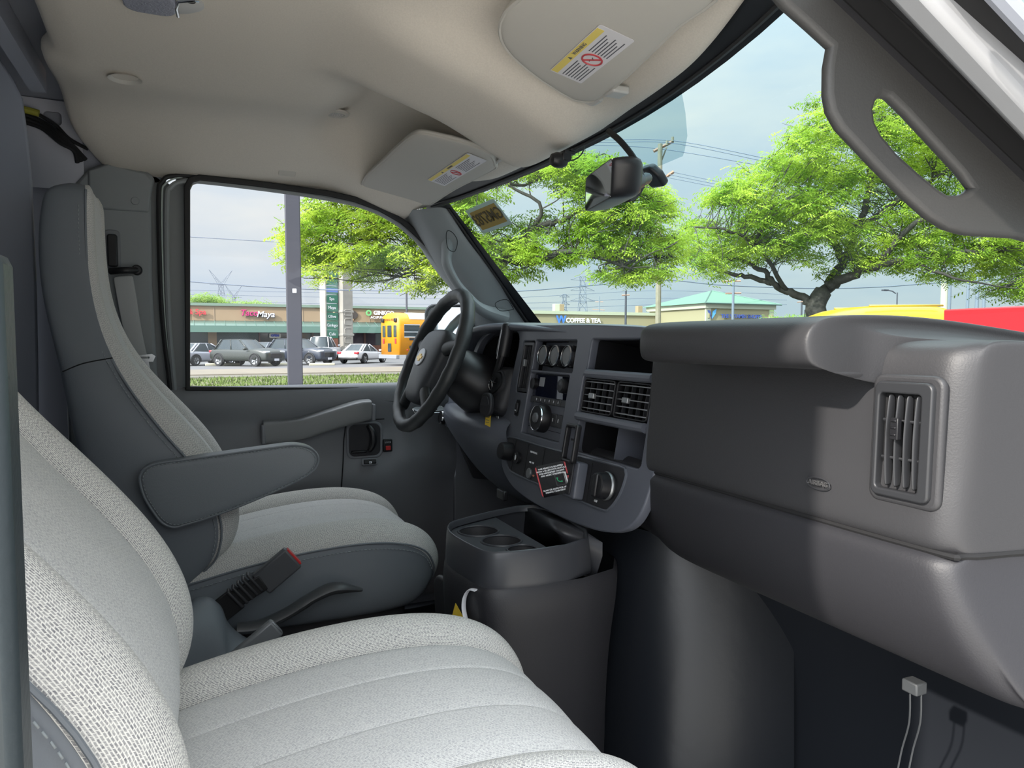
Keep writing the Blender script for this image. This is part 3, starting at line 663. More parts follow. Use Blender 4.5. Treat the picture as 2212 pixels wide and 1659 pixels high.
lf = Fr(P(1030, 897, x=.71), (0, -1, 0), (.5, 0, 1))
lb = plate('instruction_label', rrect(-.045, .03, -.018, .018, .003), [], lf, .001, mat('grey_label', (.30, .30, .32), .5), dash)
multi('label_lines', [boxd((-.012, .010 - .006 * i, .0014), (.045, .0016, .0004), lf) for i in range(4)], M['ink'], lb)
# --- slim vent ---------------------------------------------------------------
sv = plate('driver_vent', r2(-.270, -.214, -.116, -.002, .003), [r2(-.262, -.222, -.108, -.010, .002)], SF.at(0, 0, -.008), .010, M['slat'], dash, bv=.0015)
recess('vent_recess', -.264, -.220, -.110, -.008, .05, M['void'], sv)
for a in (-.252, -.242, -.232): box('louvre', (a, -.059, -.010), (.0014, .098, .012), M['slat'], sv, b=.0004, fr=SF)
box('vent_thumb_slider', (-.250, -.050, .000), (.008, .016, .008), M['steel'], sv, b=.001, fr=SF)
# small dome switch under slim vent
ds = plate('trailer_switch', r2(-.263, -.237, -.172, -.136, .004), [], SF.at(0, 0, -.006), .007, M['blk'], dash, bv=.0015)
plate('switch_rocker', r2(-.256, -.244, -.165, -.143, .003), [], SF.at(0, 0, .001), .004, M['slat'], ds, bv=.0012)
box('switch_mark', (-.250, -.160, .0055), (.006, .002, .001), M['white'], ds, b=0, fr=SF)
# --- climate knobs -----------------------------------------------------------
hv = plate('climate_panel', r2(-.206, -.018, -.064, .002, .002), [], SF.at(0, 0, -.030), .006, M['bezel'], dash)
for i, a in enumerate((-.163, -.107, -.052)):
    f = SF.at(a, -.030, -.024); s_, t_ = 0, 0
    k_ = lathe('climate_knob', [(.0245, 0), (.0235, .004), (.0215, .024), (.019, .0275), (.0185, .0255), (0, .0255)], f, M['blk'], hv, 28)
    lathe('chrome_ring', [(.0226, .0225), (.0222, .0270), (.0200, .0285), (.0194, .026)], f, M['chrome'], k_, 32)
    lathe('knob_cap', [(.0198, .0258), (0, .0268)], f, mat('knob_cap_grey', (.18, .19, .2), .5), k_, 24)
    multi('knob_grips', [boxd((.0235 * cos(t), .0235 * sin(t), .012), (.004, .004, .02), f) for t in [2 * pi * j / 6 for j in range(6)]], M['blk'], k_, b=.0015)
# --- radio ---------------------------------------------------------------------
RF = SF.at(-.117, -.138, -.014)
ra = plate('radio', r2(-.091, .091, -.068, .068, .003), [], RF.at(0, 0, -.004), .006, M['bezel'], dash, bv=.001)
plate('radio_display', r2(-.087, .087, .018, .066, .003), [], RF.at(0, 0, .002), .003, M['screen'], ra, bv=.0005)
plate('display_sticker', r2(-.060, -.036, .040, .060, .001), [], RF.at(0, 0, .0052), .0005, mat('grey_sticker', (.30, .31, .33), .5), ra)
k_ = lathe('radio_knob', [(.015, 0), (.015, .016), (.012, .019), (0, .0195)], RF.at(.070, .046, .004), M['blk'], ra); lathe('knob_cap', [(.0115, .0185), (0, .0205)], RF.at(.070, .046, .004), M['slat'], k_)
k_ = lathe('radio_knob', [(.012, 0), (.012, .010), (0, .011)], RF.at(-.078, .044, .004), M['blk'], ra)
for i in range(8):
    a = -.078 + i * .0205 + (.004 if i == 7 else 0); bt = box('radio_button', (a, .010, .004), (.019 + (.006 if i == 7 else 0), .013, .006), M['slat'], ra, b=.001, fr=RF)
    if 0 < i < 7: box('button_mark', (a, .011, .0073), (.002, .005, .0004), M['white'], bt, b=0, fr=RF)
k_ = lathe('tuning_knob', [(.030, 0), (.029, .018), (.026, .022), (0, .022)], RF.at(-.012, -.028, .002), M['blk'], ra, 32)
lathe('chrome_ring', [(.0278, .0208), (.0272, .0230), (.0258, .0224)], RF.at(-.012, -.028, .002), M['chrome'], k_, 36); lathe('knob_cap', [(.011, .022), (.010, .026), (0, .027)], RF.at(-.012, -.028, .002), mat('tuning_centre', (.12, .125, .135), .35), k_)
for a in (-.074, -.052, .034, .058, .080):
    bt = box('radio_button', (a, -.027, .003), (.022, .026, .006), M['slat'], ra, b=.001, fr=RF)
    if a != .080: box('button_mark', (a - .002, -.026, .0064), (.002, .007, .0004), M['white'], bt, b=0, fr=RF)
multi('radio_groove', [boxd((0, -.050, .0023), (.176, .001, .0008), RF), boxd((0, -.014, .0023), (.176, .0008, .0008), RF)], M['void'], ra)
text('aux_mark', '+', .012, RF.at(.075, -.056, .002), M['slat'], ra)
# --- bars and centre vents ----------------------------------------------------
for b, nm in ((-.062, 0), (-.145, 1)):
    tube('trim_bar', [SF(.046 - .012 * nm, b, .002), SF(.262, b, .002)], .0085, M['bezel'], dash, 10)
for k, (a0, a1) in enumerate(((.034, .146), (.152, .258))):
    vn = thing('x', (0, 0, 0), None, None) if False else plate('centre_vent', r2(a0, a1, -.136, -.071, .008), [r2(a0 + .003, a1 - .003, -.133, -.074, .006)], SF.at(0, 0, -.012), .012, M['blk'], dash, bv=.001)
    recess('vent_recess', a0, a1, -.135, -.072, .05, M['void'], vn)
    for i in range(5):
        b = -.1285 + i * .0125
        rows = [[SF(a0 + .003 + (a1 - a0 - .006) * j / 8, b, -.002 + .006 * (1 - ((j - 4) / 4) ** 2)), SF(a0 + .003 + (a1 - a0 - .006) * j / 8, b + .0014, -.003 + .006 * (1 - ((j - 4) / 4) ** 2)), SF(a0 + .003 + (a1 - a0 - .006) * j / 8, b + .0018, -.018)] for j in range(9)]
        grid('louvre', rows, mat('vent_edge', (.24, .25, .27), .35) if (k, i) == (0, 0) else bpy.data.materials['vent_edge'], vn, level=0, solid=.0010)
    multi('vertical_vanes', [boxd((a0 + .018 + j * .0225, -.103, -.010), (.0010, .060, .008), SF) for j in range(4)], M['slat'], vn)
    box('vent_thumb_slider', ((a0 + a1) / 2 - .008, -.104, .006), (.018, .010, .007), M['steel'], vn, b=.0015, fr=SF)
# --- lower switch panel ----------------------------------------------------------
pl_out = [tuple(q) for q in spl([(-.262, -.222), (-.10, -.222), (.05, -.220), (.205, -.216), (.226, -.222), (.229, -.235), (.218, -.266), (.195, -.292), (.17, -.299), (.05, -.299), (-.10, -.300), (-.21, -.298), (-.243, -.290), (-.262, -.268), (-.267, -.24)], 3, True)]
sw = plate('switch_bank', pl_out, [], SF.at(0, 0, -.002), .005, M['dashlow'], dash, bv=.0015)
tube('panel_trim', [SF(a, b, .003) for a, b in pl_out], .0026, mat('satin_trim', (.10, .11, .13), .3), sw, 6, True)
for a in (-.222, -.155, -.077, 0., .118): box('panel_line', (a, -.26, .0035), (.001, .070, .0008), M['void'], sw, b=0, fr=SF)
for a, r_, h_ in ((-.243, .021, .026), (.185, .024, .028)):
    f = SF.at(a, -.255, .002); k_ = lathe('rotary_knob', [(r_, 0), (r_, .008), (r_ * .9, h_), (r_ * .8, h_ + .002), (0, h_ + .002)], f, M['blk'], sw, 28)
    if a > 0: lathe('knob_ring', [(r_ * 1.02, .006), (r_ * 1.05, .009), (r_ * 1.0, .012)], f, M['steel'], k_, 28); box('knob_grip', (0, 0, h_ * .8), (r_ * .5, r_ * 1.7, h_ * .8), M['blk'], k_, b=.003, fr=f)
lathe('power_outlet', [(.013, 0), (.013, .008), (.010, .009), (0, .004)], SF.at(-.195, -.262, .002), M['blk'], sw, 24)
plate('outlet_icon', ell(-.197, -.262, .003, .006, 12), [], SF.at(0, 0, .010), .001, M['white'], sw)
kx = plate('passenger_airbag_switch', ell(-.128, -.285, .010, .011, 20), [], SF.at(0, 0, .002), .006, M['steel'], sw, bv=.001)
text('lettering', 'PASS AIR BAG', .0055, SF.at(-.124, -.240, .0036), M['white'], sw); text('lettering', 'ON   OFF', .0055, SF.at(-.126, -.262, .0036), M['white'], sw)
text('lettering', 'OFF', .0052, SF.at(-.108, -.287, .0036), mat('orange_print', (.7, .3, .2), .6), sw)
for i, (a, mm) in enumerate(((-.060, mat('blue_button', (.06, .09, .22), .4)), (-.036, bpy.data.materials['blue_button']), (-.012, M['slat']))):
    bt = plate('round_button', ell(a, -.268, .0095, .0115, 20), [], SF.at(0, 0, .002), .005, M['slat'] if i == 0 else mm, sw, bv=.001)
    plate('button_icon', ell(a, -.268, .004, .006, 16), [ell(a, -.268, .0025, .004, 12)], SF.at(0, 0, .007), .0006, M['white'], bt)
text('lettering', 'OFF', .006, SF.at(.150, -.288, .0036), M['white'], sw)
tube('stack_seam', [SF(a, b, .001) for a, b in spl([(.300, .0), (.285, -.08), (.270, -.18), (.262, -.225)], 4)], .0010, M['void'], dash, 5)
# ignition ----------------------------------------------------------------
IG = Fr(P(1074, 828, y=.365), (.15, -1, 0), (0, .0, 1)); IG = Fr(P(1074, 828, y=.365), (.10, -1, 0), (.30, .03, 1))
# ================================================================ STEERING WHEEL AND COLUMN
wc = V(.547, .50, 1.504); wn = V(-.914, 0, .405)
WF = Fr(wc, (0, -1, 0), (.405, 0, .914))          # a to the right, b up in the wheel plane, c toward the driver
sw_ = thing('steering_wheel', wc - wn * .0, 'black four-spoke steering wheel with oval centre emblem', 'steering wheel')
pts = [WF(.178 * cos(2 * pi * i / 64), .178 * sin(2 * pi * i / 64)) for i in range(64)]
rr_ = [.0155 + .0022 * (1 if sin(2 * pi * i / 64) > .2 else .4) + .0009 * (sin(2 * pi * i / 64 * 22)) for i in range(64)]
tube('rim', pts, rr_, M['wheelrim'], sw_, 16, True)
def hub_rows():
    out = [( -.098, .030), (-.085, .066), (-.04, .080), (.04, .080), (.085, .066), (.098, .030), (.078, -.06), (.062, -.105), (.03, -.118), (-.03, -.118), (-.062, -.105), (-.078, -.06)]
    out = spl(out, 3, True); rows = []
    for s, h in ((1.0, -.045), (1.0, -.005), (.985, .008), (.94, .016), (.7, .024), (.4, .028), (.1, .029)):
        rows.append([WF(p[0] * s, p[1] * s, h) for p in out])
    return rows
grid('airbag_pad', hub_rows(), M['hub'], sw_, closed=True, caps=True, level=1)
for (a0, b0, a1, b1, w0, w1) in ((-.085, .030, -.168, .045, .024, .018), (.085, .030, .168, .045, .024, .018), (-.062, -.085, -.112, -.132, .022, .018), (.062, -.085, .112, -.132, .022, .018)):
    A = V(a0, b0); B = V(a1, b1); d = (B - A) / np.linalg.norm(B - A); n = V(-d[1], d[0]); rows = []
    for t in np.linspace(-.25, 1.08, 7):
        c = A + (B - A) * t; w = w0 * (1 - t) + w1 * t; h = .012 * (1 - max(t, 0)) - .004
        rows.append([WF(*(c + n * w), h - .006), WF(*(c + n * w * .6), h + .006), WF(*c, h + .010), WF(*(c - n * w * .6), h + .006), WF(*(c - n * w), h - .006), WF(*(c - n * w * .6), h - .018), WF(*c, h - .02), WF(*(c + n * w * .6), h - .018)])
    grid('spoke', rows, M['wheelrim'], sw_, closed=True, caps=True, level=1)
em = plate('emblem', ell(0, -.005, .030, .023, 36), [], WF.at(0, 0, .0285), .003, M['silver'], sw_, bv=.001)
bt_ = [(-.021, -.006), (-.007, -.006), (-.007, -.012), (.009, -.012), (.009, -.006), (.021, -.006), (.024, .003), (.009, .003), (.009, .009), (-.007, .009), (-.007, .003), (-.018, .003)]
plate('bowtie', [(a * .9, (b - .003) * .9 - .003) for a, b in bt_], [], WF.at(0, 0, .0315), .002, M['gold'], em, bv=.0003)
# column shroud
col = thing('steering_column', wc - wn * .1, 'black steering column shroud with ignition lock on its right', 'steering column')
CFr = Fr(wc, (0, -1, 0), (.35, 0, .937))
rows = []
for c, ra_, rb, da, db in ((-.035, .050, .045, 0, 0), (-.055, .066, .058, 0, 0), (-.10, .078, .072, .006, -.006), (-.15, .086, .082, .012, -.012), (-.20, .092, .090, .016, -.018), (-.26, .094, .094, .016, -.022), (-.32, .09, .09, .01, -.02)):
    rows.append([WF(da + ra_ * cos(t) * (1.0), db + rb * sin(t), c) for t in [2 * pi * k / 20 for k in range(20)]])
grid('shroud', rows, M['blk'], col, closed=True, caps=True, level=1)
ip = P(1074, 828, y=.345)
IF = Fr(ip, (.10, -1, .0), (.36, 0, .93))
box('lock_housing', (.0, -.012, -.045), (.085, .12, .09), M['dashlow'], col, b=.022, fr=IF, seg=4)
lathe('lock_bezel', [(.033, -.006), (.032, .003), (.028, .004), (.027, .0)], IF, M['dashlow'], col, 32)
ig = lathe('ignition_lock', [(.026, -.002), (.025, .006), (.013, .007), (.012, .004), (0, .004)], IF, M['blk'], col, 28)
# key in the lock with fob and tag
ky = thing('car_key', ip, 'black car key in the ignition with round fob below', 'key')
prism('key_head', rrect(-.007, .007, -.003, .012, .003), Fr(IF(0, 0, .006), IF.x, IF.z), .003, M['blk'], ky, b=.0008)
ringc = IF(-.002, -.006, .016)
tube('split_ring', [ringc + V(0, -.010 * cos(t), -.004 + .012 * sin(t)) for t in [2 * pi * i / 24 for i in range(24)]], .0011, M['chrome'], ky, 6, True)
ff = Fr(P(1073, 874, y=.33) + V(-.02, 0, 0), (.3, -1, 0), (.12, 0, 1))
fo = prism('key_fob', [tuple(q) for q in spl([(-.012, .026), (.010, .027), (.020, .012), (.021, -.014), (.010, -.027), (-.010, -.027), (-.021, -.014), (-.019, .012)], 4, True)], ff, .012, M['dashlow'], ky, b=.004, seg=3)
prism('fob_button', [tuple(q) for q in spl([(-.009, .018), (.008, .018), (.014, .0), (.0, -.004), (-.014, .0)], 3, True)], ff.at(0, 0, .0115), .002, M['slat'], ky, b=.0008)
tf = Fr(P(1062, 905, y=.33) + V(-.01, 0, 0), (.2, -1, 0), (.1, 0, 1))
tg = plate('key_tag', [(-.010, -.024), (.014, -.024), (.012, .022), (-.008, .022)], [], tf, .0006, M['yellow'], ky)
multi('tag_lines', [boxd((.001, .010 - .006 * i, .001), (.014, .0012, .0003), tf) for i in range(4)], M['ink'], tg)
box('key_blade', P(1083, 908, y=.325) + V(-.01, 0, 0), (.003, .014, .022), M['steel'], ky, b=.001)
box('key_blade', P(1092, 917, y=.325) + V(-.01, 0, 0), (.003, .020, .010), M['steel'], ky, b=.001)
# shift lever
sh_ = thing('gear_lever', P(1085, 790, y=.36), 'black column shift lever standing up beside the steering wheel', 'lever')
tube('lever_grip', [P(1096, 704, y=.345), P(1095, 720, y=.345), P(1090, 745, y=.348), P(1085, 768, y=.352)], [.014, .016, .0165, .0155], M['blk'], sh_, 16)
lathe('lever_cap', [(.0145, 0), (.010, .007), (0, .010)], Fr(P(1096, 705, y=.345), (1, 0, 0), (0, 1, 0)), M['blk'], sh_, 18)
tube('lever_arm', [P(1085, 766, y=.352), P(1078, 790, y=.36), P(1070, 812, y=.375)], .009, M['blk'], sh_, 10)
tube('lever_trim', [P(1084, 712, y=.340), P(1078, 745, y=.34), P(1073, 775, y=.345)], .0011, M['steel'], sh_, 6)
# ================================================================ ITEMS ON THE STACK
dk = thing('phone_dock', SF(.065, -.25, .01), 'black phone clip with open frame standing on the switch panel', 'phone holder')
plate('clip_frame', r2(.064, .108, -.232, -.160, .006), [r2(.070, .102, -.226, -.167, .004)], SF.at(0, 0, .030), .012, M['blk'], dk, bv=.003)
plate('back_plate', r2(.069, .103, -.228, -.165, .003), [], SF.at(0, 0, .028), .003, M['bezel'], dk)
plate('dock_body', r2(.064, .106, -.296, -.228, .005), [], SF.at(0, 0, .003), .022, M['bezel'], dk, bv=.003)
plate('dock_cover', r2(.068, .094, -.290, -.232, .004), [], SF.at(0, 0, .025), .004, M['dashlow'], dk, bv=.001)
text('lettering', 'NODEM', .006, SF.at(.086, -.190, .0312), M['slat'], dk)
# bluetooth card
c0 = SF.inv(P(1196, 1035, pl=(SF.o + SF.z * .05, SF.z)))
CFc = Fr(SF(c0[0], c0[1], .050), (.82, -.57, .25), (-.05, -.05, 1)); CFc.y = CFc.y * .88; 
tgp = plate('bluetooth_card', rrect(-.029, .029, -.033, .033, .004), [], CFc, .0008, M['redprint'], None); tag(tgp, 'black hang card with red edge and white print hooked on the phone clip', 'card')
fld = plate('card_face', rrect(-.0265, .0265, -.0305, .0305, .002), [], CFc.at(0, 0, .0009), .0004, M['gloss'], tgp)
for i, s_ in enumerate(('THIS VEHICLE IS EQUIPPED', 'WITH A BLUETOOTH MODULE', 'FOR HANDSFREE CALLING', 'AND MUSIC STREAMING')):
    text('lettering', s_, .0040, CFc.at(0, .0265 - .0052 * i, .0014), M['white'], tgp, ext=.0002, bold=.00012)
for i, s_ in enumerate(('SCAN QR CODE FOR HELP', 'PAIRING YOUR DEVICE')):
    text('lettering', s_, .0040, CFc.at(0, -.0205 - .0052 * i, .0014), M['white'], tgp, ext=.0002, bold=.00012)
pf = CFc.at(.013, -.003, .0014)
plate('phone_icon', rrect(-.010, .010, -.011, .011, .002), [rrect(-.0085, .0085, -.0095, .0095, .0015)], pf, .0003, M['slat'], tgp)
tube('handset_icon', [pf(.006 * cos(t), .006 * sin(t) + .002, .0005) for t in np.linspace(pi * .85, pi * 1.65, 9)], [.0018, .0016, .001, .0009, .0009, .0009, .001, .0016, .0018], mat('green_print', (.03, .35, .15), .5), tgp, 6)
tube('cable_tie', spl([CFc(.026, .006, .003), CFc(.036, .006, .012), SF(.050, -.262, .030)], 5), .0013, M['blk'], tgp, 6)
plate('white_patch', rrect(.021, .0255, -.013, .010, .001), [], CFc.at(0, 0, .0014), .0003, M['white'], tgp)
# ================================================================ CONSOLE
con = thing('centre_console', (.53, -.03, .73), 'black floor console with three cup holders under the dashboard', 'console')
zt = 1.21; M['conbl'] = mat('console_plastic', (.045, .047, .054), .36, bump=(900, .1, .0004))
TF = Fr((0, 0, zt), (1, 0, 0), (0, 1, 0))
cp = [tuple(P(px, py, z=zt)[:2]) for px, py in ((962, 1140), (968, 1127), (985, 1121), (1130, 1085), (1180, 1090), (1240, 1120), (1312, 1166), (1140, 1189), (1070, 1194), (1045, 1190), (1030, 1184), (975, 1155))]
# tray rim and body: rings down from the top outline
def ring(pts, s, dz, cx=.52, cy=-.04): return [V(cx + (x - cx) * s, cy + (y - cy) * s, zt + dz) for x, y in pts]
cuph = [((.477, -.008), .037), ((.491, -.085), .035), ((.503, -.149), .026)]
base = cp
floorpts = [(x, y) for x, y in cp]
inner = [(.52 + (x - .52) * .93, -.04 + (y + .04) * .93) for x, y in cp]
hole_c = [[(c[0] + r * cos(t), c[1] + r * sin(t)) for t in [2 * pi * k / 28 for k in range(28)]] for c, r in cuph]
cup_x = max(c[0] for c, r in cuph) + .035
rows = [ring(base, .94, -.012), ring(base, .955, -.002), ring(base, .98, .001), ring(base, 1.0, -.003), ring(base, 1.015, -.02), ring(base, 1.03, -.058), ring(base, 1.02, -.062)]
grid('tray_rim', rows, M['conbl'], con, closed=True, level=1)
tray_o = [(.418, -.012), (.436, .026), (.456, .040), (.548, .080), (.548, -.192), (.489, -.193), (.44, -.184), (.427, -.168), (.424, -.15), (.413, -.058)]
tr = plate('cup_tray', tray_o, hole_c, Fr((0, 0, zt - .020), (1, 0, 0), (0, 1, 0)), .006, M['conbl'], con, bv=.001)
binp = [(max(a, .546), b) for a, b in [(.52 + (x - .52) * .955, -.04 + (y + .04) * .955) for x, y in cp] if a > .50]
b0_ = sorted(binp, key=lambda q: math.atan2(q[1] + .03, q[0] - .59))
grid('bin_liner', [[V(a, b, zt - .006) for a, b in b0_], [V(a, b, zt - .03) for a, b in b0_], [V(.59 + (a - .59) * .9, -.03 + (b + .03) * .9, zt - .075) for a, b in b0_], [V(.59 + (a - .59) * .2, -.03 + (b + .03) * .2, zt - .080) for a, b in b0_]], M['conbl'], con, closed=True, caps=True, level=0)
for c, r in cuph:
    lathe('cup_holder', [(r, .0), (r - .001, -.03), (r - .004, -.058), (r - .010, -.062), (0, -.062)], Fr((c[0], c[1], zt - .015), (1, 0, 0), (0, 1, 0)), M['dash'], con, 28)
    tube('cup_rim', [V(c[0] + (r + .001) * cos(t), c[1] + (r + .001) * sin(t), zt - .0135) for t in [2 * pi * k / 32 for k in range(32)]], .0022, M['conbl'], con, 6, True)
rows = []
for s, dz, ex in ((1.02, -.060, 0), (1.05, -.066, 0), (1.07, -.085, 0), (1.07, -.11, 0), (1.03, -.16, 0), (1.0, -.24, 0), (1.0, -.34, 0), (1.03, -.475, 0)):
    rr2 = ring(base, s, dz)
    rows.append([V(p[0] + (.055 + max(0, -dz - .06) * -.05 if p[0] > .55 else max(0, -dz - .1) * -.02), p[1] + (max(0, -dz - .06) * (.00) if p[1] < -.1 else 0), p[2]) for p in rr2])
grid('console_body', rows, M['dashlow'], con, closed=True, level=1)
dpn = P(1010, 1330, x=.43)
prism('storage_door', rrect(-.12, .16, -.20, .055, .03, 5), Fr((.445, -.03, 1.045), (.12, -1, 0), (-.05, 0, 1)), .012, M['dash'], con, b=.008, seg=3)
box('console_switch', P(1085, 1068, y=.20) , (.012, .04, .022), M['blk'], con, b=.003)
# warning tag with white loop
wt = thing('warning_tag', P(992, 1330, x=.40), 'yellow warning tag on a white loop hanging at the console', 'tag')
tube('loop_strap', spl([P(1028, 1275, x=.412), P(1014, 1274, x=.405), P(1004, 1290, x=.40), P(1002, 1315, x=.398), P(1008, 1345, x=.398)], 5), .0058, mat('white_strap', (.72, .74, .78), .6), wt, 8, flatten=.25)
wf_ = Fr(P(990, 1335, x=.397), (.5, -1, -.3), (0, .0, 1))
tgq = plate('tag_card', [(-.016, -.04), (.018, -.04), (.016, .004), (-.012, .022)], [], wf_, .0008, M['yellow'], wt)
prism('warning_triangle', [(-.008, -.018), (.003, -.018), (-.0025, -.004)], wf_.at(0, 0, .0009), .0004, M['ink'], wt)
text('lettering', 'WARNING', .009, wf_.at(.010, -.012, .0009), M['ink'], wt, align='LEFT')
# engine cover beside the console
ec = thing('engine_cover', (.80, -.05, .73), 'scuffed black engine cover rising from the floor under the dashboard', 'engine cover')
rows = []
for i in range(15):
    z = .73 + .48 * i / 14; k = i / 14
    w = .35 - .08 * k; rear = .655 + .065 * k
    rows.append([V(rear + .26, -w - .01, z), V(rear + .18, -w, z), V(rear + .10, -w + .015, z), V(rear + .03, -w + .06, z), V(rear, -w + .13, z), V(rear, 0, z), V(rear, w - .1, z), V(rear + .05, w - .02, z), V(rear + .26, w, z)])
grid('cover_shell', rows, M['scuff'], ec, level=2)
# ================================================================ SEATS
BACK = [((-.08, 1.02), (.01, 1.10)), ((-.10, 1.05), (.045, 1.135)), ((-.14, 1.13), (.058, 1.20)), ((-.19, 1.25), (.030, 1.285)), ((-.22, 1.38), (-.045, 1.38)), ((-.235, 1.50), (-.105, 1.46)), ((-.260, 1.60), (-.149, 1.54)), ((-.273, 1.68), (-.174, 1.64)), ((-.274, 1.76), (-.180, 1.74)), ((-.266, 1.825), (-.180, 1.815)), ((-.256, 1.850), (-.180, 1.846)), ((-.222, 1.860), (-.188, 1.858))]
BW = [.225, .235, .235, .232, .226, .205, .165, .130, .117, .112, .108, .09]
CUSH = [((-.13, .985), (-.14, 1.05)), ((-.10, .965), (-.10, 1.075)), ((-.02, .955), (-.02, 1.090)), ((.08, .95), (.08, 1.113)), ((.19, .945), (.19, 1.131)), ((.30, .945), (.31, 1.138)), ((.385, .948), (.40, 1.128)), ((.43, .955), (.458, 1.102)), ((.455, .975), (.483, 1.058)), ((.462, .992), (.487, 1.020)), ((.465, 1.0), (.485, 1.008))]
CW = [.20, .225, .235, .238, .240, .240, .238, .232, .220, .205, .19]
BACKP = BACK[:6] + [((-.258, 1.60), (-.146, 1.54))] + BACK[7:]
BWP = [.225, .235, .235, .232, .230, .225, .205, .165, .140, .128, .122, .10]
sideR = [(.0, 0, 0), (.6, 0, 0), (.90, .03, 0), (.985, .14, 0), (1.01, .40, 0), (1.0, .70, 0), (.985, .88, 0), (.975, .905, 0)]
bolR = [(.975, .905, 0), (.965, .96, .004), (.92, 1.0, .014), (.83, 1.0, .028), (.72, 1, .027), (.63, 1, .012), (.60, 1, .0), (.592, 1, -.003)]
insH = [(.592, 1, -.003), (.57, 1, .004), (.50, 1, .011), (.38, 1, .012), (.245, 1, .012), (.215, 1, .0115), (.205, 1, .0100), (.195, 1, .0115), (.12, 1, .013), (.0, 1, .014)]
insB = [(u, h, b if abs(u - .205) > .02 else .0125) for u, h, b in insH]
def padparts(st, ws, yc, dx, dz, root, pre, flipw=1., mats=('vinyl', 'tweedA', 'tweedB')):
    n = len(st)
    def strip(prof, name, m):
        rows = []
        for i, ((b, f), w) in enumerate(zip(st, ws)):
            b = V(b); f = V(f); t0 = V(st[max(i - 1, 0)][1]); t1 = V(st[min(i + 1, n - 1)][1]); tg_ = t1 - t0; tg_ /= np.linalg.norm(tg_)
            nn = V(-tg_[1], tg_[0]); 
            if np.dot(nn, f - b) < 0: nn = -nn
            e = min(1., min(i, n - 1 - i) / 2.) if pre == 'cushion' else (1. if 1 < i < 5 else .6 if i in (1, 5) else .2 if i == 6 else -.2)
            row = []
            for u, h, bb in prof:
                p = b + (f - b) * h + nn * bb * (.3 + .7 * e)
                row.append(V(p[0] + dx, yc + u * w, p[1] + dz))
            rows.append(row)
        A = np.array(rows); 
        base_ = V(0, 0)
        uv = []; ms_ = A[4]; au = np.concatenate([[0], np.cumsum(np.linalg.norm(np.diff(ms_, axis=0), axis=1))])
        fl = A[:, len(prof) // 2]; dv = np.concatenate([[0], np.cumsum(np.linalg.norm(np.diff(fl, axis=0), axis=1))])
        for i in range(n):
            for j, (u, h, bb) in enumerate(prof): uv.append((au[j], dv[i]))
        return grid(name, rows, m, root, uv=np.array(uv), level=3 if 'vinyl' not in name else 2)
    vin = [(-u, h, b) for u, h, b in sideR][::-1] + sideR[1:]
    strip(vin, pre + '_vinyl_cover', M[mats[0]])
    strip(bolR, pre + '_bolster', M[mats[1]]); strip([(-u, h, b) for u, h, b in bolR][::-1], pre + '_bolster', M[mats[1]])
    iH = insB if pre == 'backrest' else insH; strip(iH + [(-u, h, b) for u, h, b in iH][::-1][1:], pre + '_insert', M[mats[2]])
    # piping along the seam, stitches beside it, on both sides
    for s in (-1, 1):
        ln = []; l2 = []
        for i, ((b, f), w) in enumerate(zip(st, ws)):
            b = V(b); f = V(f); p = b + (f - b) * .905; q = b + (f - b) * (.905 - .012 / max(np.linalg.norm(f - b), .03))
            ln.append(V(p[0] + dx, yc + s * .985 * w, p[1] + dz)); l2.append(V(q[0] + dx, yc + s * (.996 * w + .0006), q[1] + dz))
        tube(pre + '_piping', spl(ln[:-1], 5), .0022, M[mats[0]], root, 6)
        stitches(pre + '_stitching', spl(l2[1:-2], 6), M['stitch'], root)
        tube(pre + '_seam', spl([V((V(b_) + (V(f_) - V(b_)) * 1)[0] + dx, yc + s * .594 * w, (V(f_))[1] + dz) + V(0, 0, .0) for ((b_, f_), w) in list(zip(st, ws))[1:-2]], 5), .0016, M['stitch'], root, 5) if False else None
def seat(yc, dx, dz, label, name='bucket_seat', bk_=None, bw_=None):
    t = thing(name, (.15 + dx, yc, .74), label, 'seat')
    padparts(CUSH, CW, yc, dx, dz, t, 'cushion'); padparts(bk_ or BACK, bw_ or BW, yc, dx, dz, t, 'backrest')
    prism('pedestal', [(-.14, .735), (.38, .735), (.42, .90), (.43, .972 + dz), (-.12, .985 + dz)], Fr((dx, yc + .19, 0), (1, 0, 0), (0, 0, 1)), .38, M['dashlow'], t, b=.02)
    return t
drv = seat(.5, 0, 0, 'driver bucket seat in grey tweed with charcoal vinyl sides and armrest')
pas = seat(-.5, -.085, .018, 'nearest bucket seat in pale grey tweed, cut by the left and bottom of the view', bk_=BACKP, bw_=BWP)
# seat details: seam across the driver backrest side, headrest crease
tube('side_seam', spl([P(135, 803, y=.268), P(180, 785, y=.266), P(243, 773, y=.268)], 5), .0012, M['void'], drv, 5)
# armrest of the driver seat
ao = [(300, 1040), (303, 1022), (318, 1008), (345, 1000), (400, 993), (500, 979), (600, 965), (640, 961), (672, 967), (688, 982), (689, 1000), (676, 1020), (650, 1036), (600, 1060), (520, 1094), (450, 1120), (400, 1135), (375, 1141), (350, 1132), (330, 1108), (310, 1075)]
yA = .235
apt = [(P(*q, y=yA)[0], P(*q, y=yA)[2]) for q in ao]; apt = [tuple(q) for q in spl(apt, 3, True)]
arm = None
n_ = len(apt); cA = V(np.mean([p[0] for p in apt]), np.mean([p[1] for p in apt]))
rows = []
for s, y_ in ((.90, 0), (.975, .0015), (1.0, .008), (1.005, .03), (1.0, .052), (.97, .060), (.9, .062)):
    rows.append([V(cA[0] + (p[0] - cA[0]) * (1 - (1 - s) * .6), yA - .0 + y_ - .0, cA[1] + (p[1] - cA[1]) * s) for p in apt])
arm = grid('armrest', rows, M['vinyl2'], drv, closed=True, caps=True, level=1)
